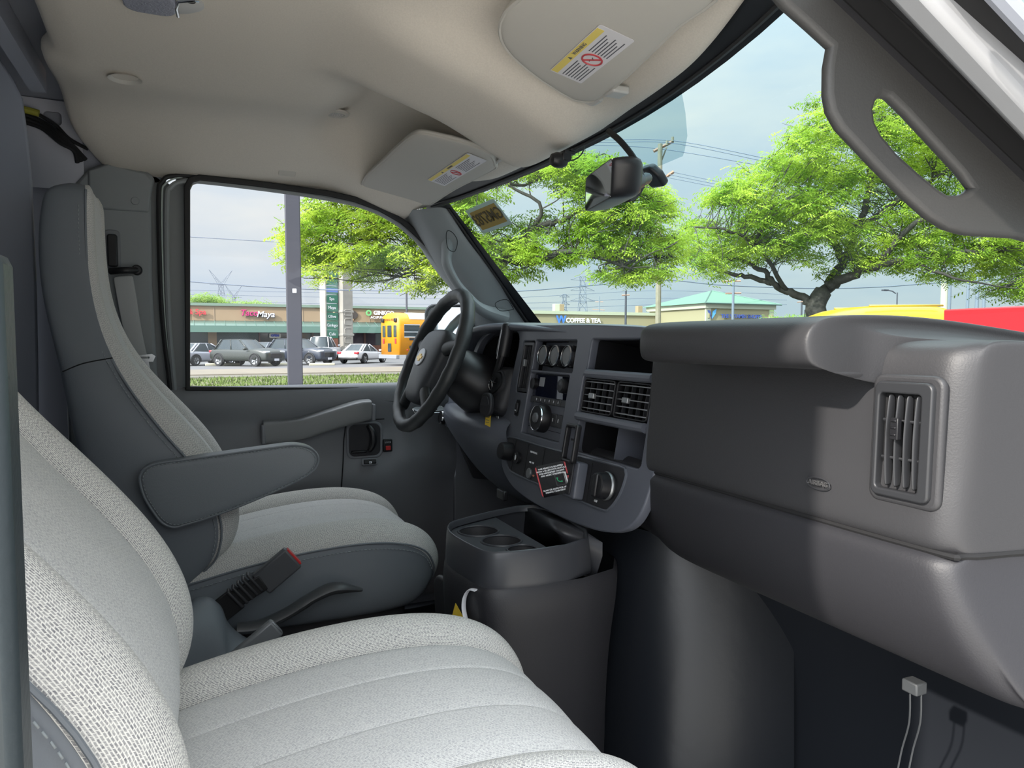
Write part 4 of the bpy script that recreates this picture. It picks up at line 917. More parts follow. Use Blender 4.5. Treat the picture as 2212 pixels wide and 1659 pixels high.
tube('armrest_piping', [V(cA[0] + (p[0] - cA[0]) * .99, yA + .0015, cA[1] + (p[1] - cA[1]) * .985) for p in apt], .0022, M['vinyl2'], arm, 6, True)
st_ = [V(cA[0] + (p[0] - cA[0]) * .955, yA - .0008, cA[1] + (p[1] - cA[1]) * .93) for p in apt]
stitches('armrest_stitching', st_ + [st_[0]], M['stitch'], arm, step=.0068, ln=.0045, r=.0008)
# recliner bulge and lever on the driver seat
rl = [P(512, 1358, y=.225), P(560, 1352, y=.222), P(620, 1325, y=.220), P(680, 1288, y=.220), P(725, 1270, y=.222), P(782, 1274, y=.226)]
rp_ = spl(rl, 5); tube('recline_lever', rp_, [(.0180 if i < 14 else .0155 - .0) * (1.0 + .25 * sin(pi * min(max((i - 12) / 13., 0), 1))) * (1 if i < 22 else max(.35, 1 - (i - 21) / 6.)) for i in range(len(rp_))], mat('lever_plastic', (.065, .068, .072), .4), drv, 12, flatten=.6)
tube('lever_pivot', [P(516, 1360, y=.213), P(516, 1360, y=.23)], .006, M['void'], drv, 12)
# buckle stalk of the driver belt
bk = thing('belt_buckle', P(500, 1320, y=.215), 'black seat belt buckle with red button on ribbed stalk beside driver seat', 'belt buckle')
def quadbar(name, a, b, w, th, m, par, bv=.003):
    A = P(*a, y=.205); B = P(*b, y=.20); ax_ = B - A; return box(name, (np.linalg.norm(ax_) / 2, 0, 0), (np.linalg.norm(ax_), w, th), m, par, b=bv, fr=Fr(A, ax_, np.cross(V(0, -1, 0), ax_)))
quadbar('buckle', (563, 1262), (634, 1202), .050, .020, mat('buckle_plastic', (.085, .088, .095), .5), bk, .004)
A = P(563, 1262, y=.205); B = P(634, 1202, y=.20); bf = Fr(B, B - A, np.cross(V(0, -1, 0), B - A))
box('release_button', (.001, 0, .0), (.004, .040, .014), M['red'], bk, b=.001, fr=bf)
quadbar('buckle_neck', (500, 1300), (570, 1255), .034, .014, M['rubber'], bk)
for i in range(5): 
    t = i / 4.; a = (508 + 42 * t, 1284 - 36 * t + 8); A2 = P(a[0], a[1], y=.203)
    box('sleeve_rib', (0, 0, 0), (.0055, .044, .022), M['dash'], bk, b=.002, fr=Fr(A2, B - A, np.cross(V(0, -1, 0), B - A)))
quadbar('belt_stalk', (470, 1325), (512, 1292), .046, .008, M['rubber'], bk, .002)
# pedestal boot between the seats
bo = thing('belt_anchor_boot', P(480, 1400, y=.17), 'soft grey-black moulded boot over the belt anchor between the seats', 'cover')
bb_ = [P(385, 1420, y=.12), P(400, 1330, y=.14), P(440, 1305, y=.16), P(478, 1322, y=.165), P(500, 1370, y=.16), P(560, 1410, y=.15), P(640, 1430, y=.14)]
rows = []
for p in spl(bb_, 4):
    rows.append([p + V(0, .10, -.02), p + V(0, .05, .0), p + V(0, .02, .003), p + V(0, .0, -.002), p + V(0, -.03, -.03), p + V(0, -.05, -.08), p + V(0, -.06, -.2)])
grid('boot_shell', rows, M['vinyl'], bo, level=2)
# near buckle end (grey) in the gap and seat strap
nb = thing('near_belt_buckle', P(550, 1400, y=-.12), 'grey buckle end poking up behind the nearest seat cushion', 'belt buckle')
A = P(505, 1432, y=-.13); B = P(572, 1375, y=-.13); n2f = Fr(A, B - A, np.cross(V(0, -1, 0), B - A))
box('buckle', (.035, 0, 0), (.085, .030, .016), mat('grey_buckle', (.16, .17, .18), .35), nb, b=.004, fr=n2f)
box('buckle_tip', (.076, 0, .002), (.004, .024, .010), M['steel'], nb, b=.001, fr=n2f)
tube('seat_strap', spl([P(300, 1545, y=-.33), P(318, 1522, y=-.33), P(335, 1505, y=-.33), P(342, 1498, y=-.33)], 4), .006, M['vinyl'], pas, 8, flatten=.5)
# driver belt: webbing, D-ring, latch
sb = thing('seat_belt', P(270, 590, y=.84), 'grey seat belt webbing hanging from a black ring on the pillar trim', 'seat belt')
wa = [P(243, 598, y=.845), P(250, 640, y=.842), P(262, 700, y=.838), P(277, 765, y=.834), P(292, 830, y=.83)]; wb = [P(288, 594, y=.845), P(296, 640, y=.842), P(305, 700, y=.838), P(318, 765, y=.834), P(334, 830, y=.83)]
grid('webbing', [[a, (a + b) / 2 + V(0, -.001, 0), b] for a, b in zip(spl(wa, 4), spl(wb, 4))], M['belt'], sb, level=1, solid=.0015)
tube('belt_ring', spl([P(238, 586, y=.85), P(270, 584, y=.835), P(298, 584, y=.85)], 5), .0085, M['blk'], sb, 12)
lathe('ring_knob', [(.013, 0), (.013, .012), (.010, .016), (0, .016)], Fr(P(296, 584, y=.858), (1, 0, 0), (0, 0, 1)), M['blk'], sb)
plate('latch_tongue', [tuple(q) for q in [(-.022, .012), (.018, .016), (.026, .010), (.020, -.004), (.010, -.004), (.014, -.034), (.004, -.030), (-.002, -.010), (-.022, -.008)]], [rrect(-.014, .012, .004, .009, .001)], Fr(P(312, 778, y=.826), (1, 0, 0), (-.1, 0, 1)), .002, M['chrome'], sb)
# ================================================================ HEADLINER ITEMS
# sun visors: padded blades under the headliner
def visor(name, corners, label, pl, pivot, clip, lab, extra):
    pts = [P(*q, pl=pl) for q in corners]; c = sum(pts) / len(pts); n = V(pl[1]); n = n / np.linalg.norm(n)
    if n[2] > 0: n = -n
    t = thing(name, c, label, 'sun visor')
    sm = spl(pts, 4, True)
    rows = []
    for s, h in ((.90, -.010), (.97, -.010), (1.0, -.004), (1.0, .002), (.965, .007), (.90, .008), (.5, .009)):
        rows.append([c + (p - c) * (1 - (1 - s)) + n * h for p in sm])
    grid('visor_panel', rows, M['visor'], t, closed=True, caps=True, level=1)
    tube('visor_piping', [c + (p - c) * .985 + n * .004 for p in sm], .0030, M['visor'], t, 6, True)
    # label
    a, b, d_ = [P(*q, pl=(V(pl[0]) + n * .0095, pl[1])) for q in lab]       # lower-left start of band, its far end, lower edge under a
    w = np.linalg.norm(b - a); h = np.linalg.norm(d_ - a)
    f = Fr(a, b - a, a - d_); f = Fr(a, b - a, f.y)
    if np.dot(f.z, n) < 0: f.z = -f.z
    lb_ = mk('warning_label', *join(prismd(rrect(0, w, -h, 0, .003), f, .0006)), M['paper'], t, smooth=False)
    mk('yellow_band', *prismd([(.003, -.001), (w - .009, -.001), (w - .009, -h * .22), (.003, -h * .22)], f, .0003, .0006), M['labyel'], lb_, smooth=False)
    ln = []
    for i in range(7):
        y_ = -h * (.34 + .088 * i)
        ln.append(prismd([(w * .04, y_), (w * (.36 - .03 * (i % 3)), y_), (w * (.36 - .03 * (i % 3)), y_ - h * .03), (w * .04, y_ - h * .03)], f, .0002, .0006))
        if i < 7: ln.append(prismd([(w * .58, y_), (w * (.90 - .04 * (i % 3)), y_), (w * (.90 - .04 * (i % 3)), y_ - h * .03), (w * .58, y_ - h * .03)], f, .0002, .0006))
    mk('print_lines', *join(*ln), M['ink'], lb_, smooth=False)
    v_, f_ = textd('WARNING', h * .15, f.at(w * .55, -h * .12, .0010), ext=.0002); mk('lettering', v_, f_, M['ink'], lb_, smooth=False)
    mk('warning_triangle', *prismd([(w * .33, -h * .18), (w * .37, -h * .18), (w * .35, -h * .06)], f, .0003, .0009), M['ink'], lb_, smooth=False)
    cc = f(w * .47, -h * .62, .0009)
    tube('prohibition_ring', [cc + f.x * h * .27 * cos(t_) + f.y * h * .27 * sin(t_) for t_ in [2 * pi * i / 28 for i in range(28)]] , h * .028, M['redprint'], lb_, 5, True)
    tube('prohibition_bar', [cc + f.x * h * .19 + f.y * h * -.19, cc - f.x * h * .19 + f.y * h * .19], h * .024, M['redprint'], lb_, 5)
    multi('pictogram', [tube_data([cc + f.x * h * q[0] + f.y * h * q[1], cc + f.x * h * q[2] + f.y * h * q[3]], h * .015, 5) for q in ((-.1, .1, .02, -.02), (.02, -.02, .12, -.14), (.02, -.02, .1, .04), (-.12, .02, -.02, .05))], M['ink'], lb_)
    return t, n
pl1 = ((.60, .5, 1.952), (.26, 0, 1))
v1, n1 = visor('sun_visor', [(779, 402), (783, 420), (800, 436), (830, 445), (870, 450), (882, 446), (900, 448), (930, 440), (985, 405), (1068, 363), (1073, 352), (1068, 335), (1050, 322), (1000, 303), (950, 291), (912, 284), (890, 288), (860, 312), (820, 350), (790, 378)],
    'folded grey cloth sun visor over the driver side window corner', pl1, None, None, ((923, 388), (1010, 330), (957, 403)), None)
tube('pivot_rod', [P(1068, 352, pl=pl1), P(1085, 343, z=1.945), P(1093, 336, z=1.945)], .004, M['lightplast'], v1, 8)
box('visor_bracket', P(1108, 336, z=1.950), (.030, .022, .010), M['lightplast'], v1, b=.003)
tube('bracket_clip', spl([P(1078, 330, z=1.955), P(1090, 345, z=1.945), P(1102, 332, z=1.948), P(1125, 338, z=1.948)], 4), .005, M['lightplast'], v1, 8)
pl2 = ((.60, -.4, 1.952), (.26, 0, 1))
v2, n2 = visor('sun_visor', [(1079, 55), (1085, 85), (1110, 118), (1160, 160), (1230, 205), (1258, 214), (1285, 214), (1298, 207), (1340, 175), (1400, 118), (1470, 50), (1560, -30), (1400, -110), (1230, -80), (1110, 0), (1085, 30)],
    'folded grey cloth sun visor over the near seat, cut by the top of the view', pl2, None, None, ((1188, 151), (1296, 52), (1237, 188)), None)
box('visor_bracket', P(1332, 198, z=1.945), (.030, .030, .012), M['lightplast'], v2, b=.003)
tube('bracket_clip', spl([P(1266, 216, z=1.950), P(1280, 222, z=1.945), P(1298, 212, z=1.945)], 4), .0055, M['lightplast'], v2, 8)
# dome light at the top edge
dl = thing('dome_light', onhead(345, 5), 'ceiling dome light with ribbed lens and chrome edge at the top of the view', 'light')
c = onhead(348, -8); df = Fr(c + V(0, 0, -.001), (1, 0, .0), (0, -1, 0))
lathe('lamp_base', [(.038, 0), (.038, .004), (.034, .007), (0, .007)], df, M['lightplast'], dl, 32, sx=1.55, sy=1.1)
plate('lens', rrect(-.052, .020, -.036, .036, .022, 6), [], df.at(0, 0, .004), .010, M['lens'], dl, bv=.003)
tube('chrome_edge', [df(*q) for q in ((.022, -.034, .010), (.020, .0, .012), (.024, .024, .012), (.046, .034, .010), (.05, .030, .009))], .0028, M['chrome'], dl, 8)
lathe('switch_hole', [(.007, 0), (.007, .0006), (0, .0006)], df.at(.040, .018, .0065), M['void'], dl, 16)
c = onhead(270, 164); gp = lathe('recess_cup', [(.030, .006), (.026, .004), (.022, -.0), (0, -.0015)], Fr(c + V(0, 0, -.001), (1, 0, 0), (0, -1, 0)), M['visor'], None, 28); gp.name = 'ceiling_plug'; tag(gp, 'shallow round plug in the headliner behind the speaker grille', 'cover')
sg_ = thing('speaker_grille', onhead(728, 243), 'small round grey microphone grille on the headliner', 'grille')
c = onhead(728, 242); sf = Fr(c + V(0, 0, -.002), (1, 0, 0), (0, -1, 0))
lathe('grille_rim', [(.030, 0), (.029, .004), (.024, .006), (.019, .006), (.018, .004), (0, .004)], sf, M['visor'], sg_, 32)
multi('grille_mesh', [boxd((a, 0, .0045), (.0012, 2 * math.sqrt(.018 ** 2 - a * a), .001), sf) for a in np.linspace(-.015, .015, 9)] + [boxd((0, a, .0045), (2 * math.sqrt(.018 ** 2 - a * a), .0012, .001), sf) for a in np.linspace(-.015, .015, 9)], M['lightplast'], sg_)
c = onhead(620, 372); hk = thing('coat_hook_cover', c, 'small grey rectangular coat hook cap above the driver window', 'cover')
hf = Fr(c, (1, 0, 0), (0, -.75, .65)); plate('cap', rrect(-.022, .022, -.010, .010, .005), [], hf.at(0, 0, .001), .004, M['visor'], hk, bv=.001)
# rear view mirror
mr = thing('rear_view_mirror', P(1320, 400, x=.60), 'black rear view mirror with thick housing hanging at the windshield', 'mirror')
# glass plane from four photo corners; mirror is about 0.2 m wide, seen end on
mc = P(1318, 400, x=.575)
GL = [P(1270, 388, x=.575), P(1271, 452, x=.578), P(1318, 408, x=.560), P(1325, 338, x=.557)]
mw = Fr(P(1294, 400, x=.57), (.02, -1, .0), (.05, 0, 1))
far = [P(1269, 384, x=.594), P(1267, 455, x=.606)]; near = [P(1325, 342, x=.539), P(1321, 425, x=.551)]
c4 = [far[1], near[1], near[0], far[0]]; cm = sum(c4) / 4
ex = ((near[0] + near[1]) - (far[0] + far[1])); ey = (far[0] + near[0]) - (far[1] + near[1])
mf = Fr(cm, ex, ey); wv = np.linalg.norm(ex) / 4 ; hv_ = np.linalg.norm(ey) / 4
if np.dot(mf.z, CAM - cm) < 0: mf.z = -mf.z
wv = float(np.linalg.norm(ex)) / 4; 
pr4 = [(float((p - mf.o) @ mf.x), float((p - mf.o) @ mf.y)) for p in c4]
pr4 = [tuple(q) for q in spl([V(a) for a in pr4], 1, True)]
mk('mirror_glass', *prismd(pr4, mf, .001, .001), M['mirror'], mr, smooth=False)
dX = P(1365, 340, x=.60) - P(1327, 336, x=.60)
rows = []
def qring(s, k, s2=1.):
    cc = sum(V(a) for a in pr4) / 4; out = []
    for i in range(4):
        for t in (.05, .5, .95):
            q = V(pr4[i]) * (1 - t) + V(pr4[(i + 1) % 4]) * t; q = cc + (q - cc) * s; out.append(mf(q[0], q[1], k))
    return out
for s, k in ((1.00, .0012), (1.05, .003), (1.09, .0), (1.12, -.010), (1.12, -.026), (1.02, -.042), (.7, -.052), (.2, -.054)): rows.append(qring(s, k))
grid('mirror_housing', rows, M['blk'], mr, closed=True, level=1)
nb0 = mf(.01, -.0, -.05); 
ball = P(1398, 385, x=.70); foot = onws(1422, 372) + V(-.006, 0, -.004)
tube('mirror_arm', spl([mf(0, 0, -.045), P(1378, 392, x=.655), ball], 5), [.014] * 6 + [.010] * 4 + [.009], M['blk'], mr, 12)
wn_ = np.cross(wpt(.1, .5) - wpt(-.1, .5), wpt(0, .6) - wpt(0, .4)); wn_ /= np.linalg.norm(wn_)
if np.dot(wn_, CAM - foot) < 0: wn_ = -wn_
ffm = Fr(onws(1420, 370) + wn_ * .003, wpt(-.1, .3) - wpt(.1, .3), wpt(0, .2) - wpt(0, .4)); 
prism('mirror_foot', [(-.020, -.022), (.018, -.026), (.024, .0), (.016, .022), (-.018, .024), (-.026, .004)], ffm, .018, M['blk'], mr, b=.006, seg=3)
# mirror cable
tube('mirror_cable', spl([P(1314, 283, x=.655), P(1340, 305, x=.66), P(1368, 340, x=.665), P(1384, 375, x=.665), P(1386, 400, x=.66), P(1372, 423, x=.65), P(1356, 430, x=.63)], 6), .0052, M['rubber'], mr, 10)
# dash camera
dc = thing('dash_camera', onws(1210, 340), 'small black camera with a wire clinging to the top of the windshield', 'camera')
cc_ = P(1207, 346, x=.60); lathe('camera_body', [(0, -.016), (.010, -.014), (.0135, -.006), (.0135, .006), (.010, .014), (0, .016)], Fr(cc_, (0, 1, 0), (0, 0, 1)), M['blk'], dc, 20)
box('camera_mount', P(1222, 333, x=.625), (.022, .034, .008), M['blk'], dc, b=.002); box('mount_bracket', P(1222, 340, x=.61), (.018, .014, .014), M['blk'], dc, b=.002); box('mount_foot', P(1226, 330, x=.630), (.012, .045, .004), M['blk'], dc, b=.001)
tube('camera_wire', spl([P(1228, 348, x=.615), P(1245, 343, x=.63), P(1258, 330, x=.65), P(1262, 314, x=.665)], 5), .0013, M['blk'], dc, 6)
# wires behind the seat top left
wr = thing('wire_harness', (-.3, .85, 1.95), 'black wires with yellow tape running along the bare metal behind the headliner', 'wires')
yw = .86
for k, dyy in enumerate((0, 10, 18)):
    tube('wire', spl([P(40, 242 + dyy, y=yw), P(90, 262 + dyy * .8, y=yw), P(130, 290 + dyy, y=yw - .01), P(160, 318 + dyy * .4, y=yw), P(185 - k * 9, 345 + k * 3, y=yw + .02)], 6), .0055, M['rubber'], wr, 8)
tube('wire', spl([P(85, 248, y=yw), P(120, 270, y=yw), P(150, 300, y=yw), P(190, 322, y=yw)], 6), .0045, M['rubber'], wr, 8)
tube('yellow_tape', [P(48, 236, y=yw - .01), P(66, 240, y=yw - .01), P(84, 245, y=yw - .01)], .0085, mat('yellow_tape', (.40, .38, .05), .6), wr, 10)
# folded panel edge of the partition at the far left
pe = prism('partition_frame', [(-.75, .735), (P(86, 1100, y=.6)[0], .735)] + [tuple(P(a, b, y=.6)[[0, 2]]) for a, b in ((86, 1000), (84, 800), (80, 600), (70, 380), (62, 300), (50, 215), (28, 170), (0, 128), (-60, 60))] + [(-.75, 2.10)], Fr((0, .60, 0), (1, 0, 0), (0, 0, 1)), .012, M['bulk'], None, b=.004); tag(pe, 'slanted grey steel partition bracket rising behind the driver seat', 'bracket')
# pedals bits: hood latch wire in the near footwell
hl = thing('footwell_bracket', P(1970, 1480, x=.86), 'small grey metal bracket with two wires in the dark near footwell', 'bracket')
box('bracket', P(1975, 1482, x=.84), (.02, .022, .016), mat('bracket_grey', (.055, .06, .065), .5), hl, b=.002)
for a in (1966, 1990): tube('wire', spl([P(a, 1495, x=.84), P(a - 2, 1560, x=.85), P(a - 18, 1620, x=.86), P(a - 30, 1680, x=.86)], 5), .0012, mat('dark_wire', (.05, .055, .06), .5) if a == 1966 else bpy.data.materials['dark_wire'], hl, 6)
pd = thing('pedal_assembly', (.85, .45, .9), 'black brake pedal below the steering column', 'pedal')
box('pedal_pad', (.82, .42, .92), (.02, .10, .06), M['rubber'], pd, b=.006); tube('pedal_arm', [(.84, .42, .93), (.92, .42, 1.2)], .010, M['blk'], pd, 8)
# ================================================================ OUTSIDE
def ms(name, c, **k): return mat(name, c, k.pop('rough', .8), **k)
M['asphalt'] = ms('parking_asphalt', (.085, .085, .088), noise=(.6, (.105, .103, .10)))
M['road'] = ms('pale_road', (.115, .110, .112), noise=(.35, (.095, .092, .095)))
M['concrete'] = ms('sidewalk_concrete', (.17, .143, .105), noise=(1.2, (.135, .115, .088)))
M['curb'] = ms('curb_concrete', (.12, .108, .08), noise=(2.5, (.085, .078, .06)))
M['grass'] = ms('short_grass', (.055, .08, .012), noise=(3, (.12, .105, .05)))
M['stucco'] = ms('tan_stucco', (.27, .19, .115), noise=(.4, (.30, .215, .135)))
M['stucco2'] = ms('pale_stucco', (.31, .26, .155))
M['stuccow'] = ms('cream_trim', (.42, .40, .31))
M['awn'] = ms('green_metal_awning', (.10, .16, .13), rough=.45)
M['awnd'] = ms('green_awning_fascia', (.085, .16, .13), rough=.5)
M['shopglass'] = mat('shop_glass', (.04, .055, .055), .08, spec=.8)
M['brick'] = ms('red_brick', (.28, .12, .08), noise=(3, (.22, .10, .07)))
M['pylon'] = ms('pylon_concrete', (.31, .29, .255), noise=(1.5, (.25, .235, .21)))
M['signgreen'] = ms('sign_green', (.04, .16, .11), rough=.5)
M['signtxt'] = ms('sign_cream_text', (.60, .68, .42))
M['post'] = mat('grey_lamp_post', (.042, .042, .055), .55)
M['wood'] = ms('utility_wood', (.26, .22, .16), noise=(4, (.20, .17, .12)))
M['bark'] = ms('bark', (.035, .03, .026), noise=(12, (.065, .055, .048)))
M['latt'] = ms('tower_steel', (.15, .17, .21))
M['wire'] = ms('power_cable', (.10, .12, .16))
M['busy'] = mat('bus_yellow', (.62, .25, .006), .4)
M['busw'] = mat('bus_white_roof', (.8, .8, .78), .5)
M['vyel'] = mat('van_yellow', (.60, .33, .012), .35, coat=.3)
M['vred'] = mat('van_red', (.42, .008, .014), .35, coat=.3)
M['tyre'] = mat('tyre', (.015, .015, .016), .8); M['rimm'] = mat('alloy', (.35, .36, .38), .35, .7)
M['carglass'] = mat('car_glass', (.03, .04, .045), .12, spec=.35)
M['tail'] = mat('tail_lamp', (.45, .03, .04), .25); M['headl'] = mat('head_lamp', (.55, .58, .62), .15); M['plate'] = mat('number_plate', (.55, .56, .62), .5)
def slab(name, x0, x1, y0, y1, z0, z1, m, label, cat):
    o = box(name, ((x0 + x1) / 2, (y0 + y1) / 2, (z0 + z1) / 2), (x1 - x0, y1 - y0, z1 - z0), m, b=0); return tag(o, label, cat, kind='structure')
slab('ground', -250, 450, -60, 420, -.5, 0, M['asphalt'], 'grey asphalt parking lot around the van', 'ground')
slab('pavement', -14, 2.2, -16, -1.35, -.3, .015, ms('pale_bounce_slab', (.58, .545, .49), noise=(.8, (.52, .49, .44))), 'pale concrete pavement beside the open passenger door', 'pavement')  # added unseen reflector, throws light up through the door onto the headliner
slab('road', -250, 450, 39.5, 46, -.4, .012, M['road'], 'pale worn drive lane beyond the sidewalk', 'road')
slab('sidewalk', -250, 450, 33.2, 39.5, -.4, .10, M['concrete'], 'tan concrete strip between the grass and the drive lane', 'sidewalk')
slab('curb', -250, 450, 31.2, 33.2, -.4, .06, M['curb'], 'weathered concrete curb along the grass', 'curb')
slab('grass_strip', -250, 450, 20, 31.2, -.4, .03, M['grass'], 'strip of short patchy grass outside the driver window', 'grass')
# grass tufts (uncountable)
vs = []; fs = []
for i in range(9000):
    x = random.uniform(-6, 26); y = 24 + 7.1 * random.random(); h = random.uniform(.05, .14); a = random.uniform(0, pi); w = .03; k = len(vs)
    vs += [(x - w * cos(a), y - w * sin(a), .03), (x + w * cos(a), y + w * sin(a), .03), (x + random.uniform(-.03, .03), y + random.uniform(-.03, .03), .03 + h)]; fs.append((k, k + 1, k + 2))
o = mk('grass_blades', vs, fs, ms('grass_blade', (.085, .13, .018)), smooth=False); tag(o, 'sparse green grass blades growing along the curb', 'grass', kind='stuff')
# ---------------------------------------------------------------- strip mall
FY = 101.5
def fx(px, row=700): return P(px, row, y=FY)[0]
def fz(px, row): return P(px, row, y=FY)[2]
mall = thing('shopping_plaza', (20, FY, 0), 'long tan one-storey shop building with green metal awning beyond the parking lot', 'building')
X0, X1 = -60, fx(1120)
zr = fz(411, 657); za0 = fz(411, 717); za1 = fz(411, 692); 
box('facade_wall', ((X0 + X1) / 2, FY + 5.6, (za1 - .2 + zr) / 2), (X1 - X0, 10, zr - za1 + .2), M['stucco'], mall, b=0)
box('parapet_cap', ((X0 + X1) / 2, FY + 5.5, zr + .05), (X1 - X0, 10.4, .35), ms('green_cap', (.15, .21, .165)), mall, b=0)
rows = [[V(X0, FY + .6, za1), V(X0, FY - 1.8, za0 + .75)], [V(X1, FY + .6, za1), V(X1, FY - 1.8, za0 + .75)]]
grid('awning_roof', rows, M['awn'], mall, solid=.05)
box('awning_fascia', ((X0 + X1) / 2, FY - 1.8, za0 + .38), (X1 - X0, .15, .85), M['awnd'], mall, b=0)
ribs_ = []
x = X0
while x < X1:
    ribs_.append(tube_data([V(x, FY + .6, za1 + .05), V(x, FY - 1.8, za0 + .80)], .04, 4)); x += 1.25
v, f = join(*ribs_); mk('awning_ribs', v, f, M['awnd'], mall, smooth=False)
box('shop_windows', ((X0 + X1) / 2, FY + 2.0, 1.6), (X1 - X0, .1, 3.2), M['shopglass'], mall, b=0)
for px0, px1 in ((399, 404), (449, 468), (707, 730), (560, 563), (676, 680), (790, 793)):
    xa, xb = fx(px0), fx(px1)
    box('shop_pier', ((xa + xb) / 2, FY + 1.4, 1.6), (xb - xa, .8, 3.2), M['stucco'] if px1 - px0 > 8 else mat('door_frame_brown', (.10, .05, .04), .6) if 'door_frame_brown' not in bpy.data.materials else bpy.data.materials['door_frame_brown'], mall, b=0)
box('brick_base', ((fx(790) + X1) / 2, FY + 1.7, .5), (X1 - fx(790), .3, 1.0), M['brick'], mall, b=0)
box('dark_shopfront', (fx(775), FY + 1.8, 1.7), (5.5, .3, 3.0), mat('shop_poster_dark', (.05, .035, .05), .6), mall, b=0)
for px in (452, 585, 640): box('white_railing', (fx(px) - 1, FY + 1.0, .6), (1.2, .1, 1.0), M['stuccow'], mall, b=0)
for px in (411, 463, 655, 700, 800): box('wall_joint', (fx(px), FY + .58, (za1 + zr) / 2), (.12, .06, zr - za1), ms('joint_tan', (.30, .22, .15)) if px == 411 else bpy.data.materials['joint_tan'], mall, b=0)  # narrow tan joint strips on the upper wall
def sign(name, px, row, parts, label, cat='sign', y=None, ext=.08):
    y = y or FY + .55
    c = P(px, row, y=y); t = thing(name, c, label, cat)
    for (s, size, dx_, dz_, m_, kw) in parts:
        text('lettering', s, size, Fr(c + V(dx_, -ext * 2, dz_), (1, 0, 0), (0, 0, 1)), m_, t, ext=ext, **kw)
    return t
pink = ms('sign_magenta', (.62, .03, .17)); whs = ms('sign_white', (.8, .8, .84)); reds = ms('sign_red', (.65, .03, .05)); shn = ms('sign_shadow', (.08, .07, .12))
t = sign('taco_sign', 571, 678, [('Taco', 1.12, -2.0, .08, pink, dict(shear=.25, bold=.012)), ('Maya', 1.12, .12, -.08, whs, dict(shear=.25, bold=.01))], 'TacoMaya shop sign in pink and white script letters')
text('letter_shadow', 'Taco', 1.14, Fr(P(571, 678, y=FY + .5) + V(-1.94, -.05, .02), (1, 0, 0), (0, 0, 1)), shn, t, ext=.02, shear=.25, bold=.02); text('letter_shadow', 'Maya', 1.14, Fr(P(571, 678, y=FY + .5) + V(.18, -.05, -.14), (1, 0, 0), (0, 0, 1)), shn, t, ext=.02, shear=.25, bold=.02)
sign('spa_sign', 424, 674, [('& Spa', 1.0, .1, 0, reds, dict(bold=.008, sx=.95))], '& Spa shop sign in red letters at left edge of side window')
t = sign('dark_oval_sign', 736, 681, [('Olive', 1.15, .1, .15, ms('sign_peach', (.7, .42, .24)), dict(bold=.03)), ('& soda', .48, 1.1, -.55, bpy.data.materials['sign_peach'], {})], 'dark oval shop sign half hidden behind the pylon')
plate('oval_board', ell(0, 0, 2.4, .95, 36), [], Fr(P(736, 680, y=FY + .5) + V(0, 0, 0), (1, 0, 0), (0, 0, 1)), .1, ms('sign_charcoal', (.05, .04, .035)), t)
t = sign('health_sign', 815, 680, [('GINKGO', .75, .9, .25, whs, dict(bold=.02)), ('ACUPUNCTURE', .45, .6, -.4, whs, {})], 'small white clinic sign with green round emblem left of the bus')
plate('round_emblem', ell(-1.25, .25, .42, .42, 24), [ell(-1.25, .25, .2, .2, 16)], Fr(P(815, 680, y=FY + .4), (1, 0, 0), (0, 0, 1)), .1, ms('emblem_green', (.15, .4, .15)), t)
t = thing('window_sign', P(594, 723, y=FY + 1.2), 'small white and blue lit sign hanging in the shop window', 'sign')
plate('board', rrect(-.75, .75, -.32, .32, .15), [], Fr(P(594, 725, y=FY + 1.0), (1, 0, 0), (0, 0, 1)), .1, ms('board_cream', (.6, .58, .5)), t); text('lettering', 'OPEN', .4, Fr(P(594, 725, y=FY + .8), (1, 0, 0), (0, 0, 1)), ms('blue_letters', (.05, .08, .5)), t, ext=.02, bold=.03)
# ---------------------------------------------------------------- pylon sign
dpt = 59.; pb_ = G(728, dpt); sc = dpt / FPX
py_ = thing('pylon_sign', pb_, 'tall pale concrete pylon with green tenant panels by the parked white coupe', 'sign')
pang = rad(20); PFr = Fr(pb_, (cos(pang), sin(pang), 0), (0, 0, 1))
hP = (737 - 556) * sc + 1.55
wF = 1.0
box('pillar', (1.02, hP / 2, -.45), (.95, hP, 1.0), M['pylon'], py_, b=.04, fr=PFr)
box('pillar', (-.70, hP / 2, -.9), (.14, hP - .2, .9), M['pylon'], py_, b=.03, fr=PFr)
for z_, k in ((.4, 0), (2.1, 1), (4.0, 2)): box('stone_band', (1.02, z_, -.45), (1.06, .18, 1.1), M['pylon'], py_, b=.02, fr=PFr)
box('brick_base', (-.1, 1.0, -.95), (1.1, 2.0, .7), M['brick'], py_, b=.0, fr=PFr)
p0 = (737 - 745 + 25) * sc
for i in range(9):
    z1_ = hP - .15 - i * .72
    pn = box('tenant_panel', (-.10, z1_ - .34, -.72), (1.15, .66, .3), M['signgreen'], py_, b=.01, fr=PFr)
    s_ = ('Salons', 'IN GOOD', '', '', 'Spa', 'Maya', 'Olive', 'Ginkgo', 'Cafe')[i]
    if s_: text('lettering', s_, .34, PFr.at(-.10, z1_ - .34, -.56), M['signtxt'] if i < 4 else whs, pn, ext=.01)
box('blue_panel', (-.10, hP - .15 - 3.5 * .72, -.55), (1.1, .3, .02), ms('panel_blue', (.06, .14, .45)), py_, b=0, fr=PFr)
for i in range(5): tube('stone_relief', [PFr(1.02 + a, .9 + i * .75 + b, .07) for a, b in rrect(-.32, .32, -.24, .24, .1, 3)], .035, M['pylon'], py_, 5, True)
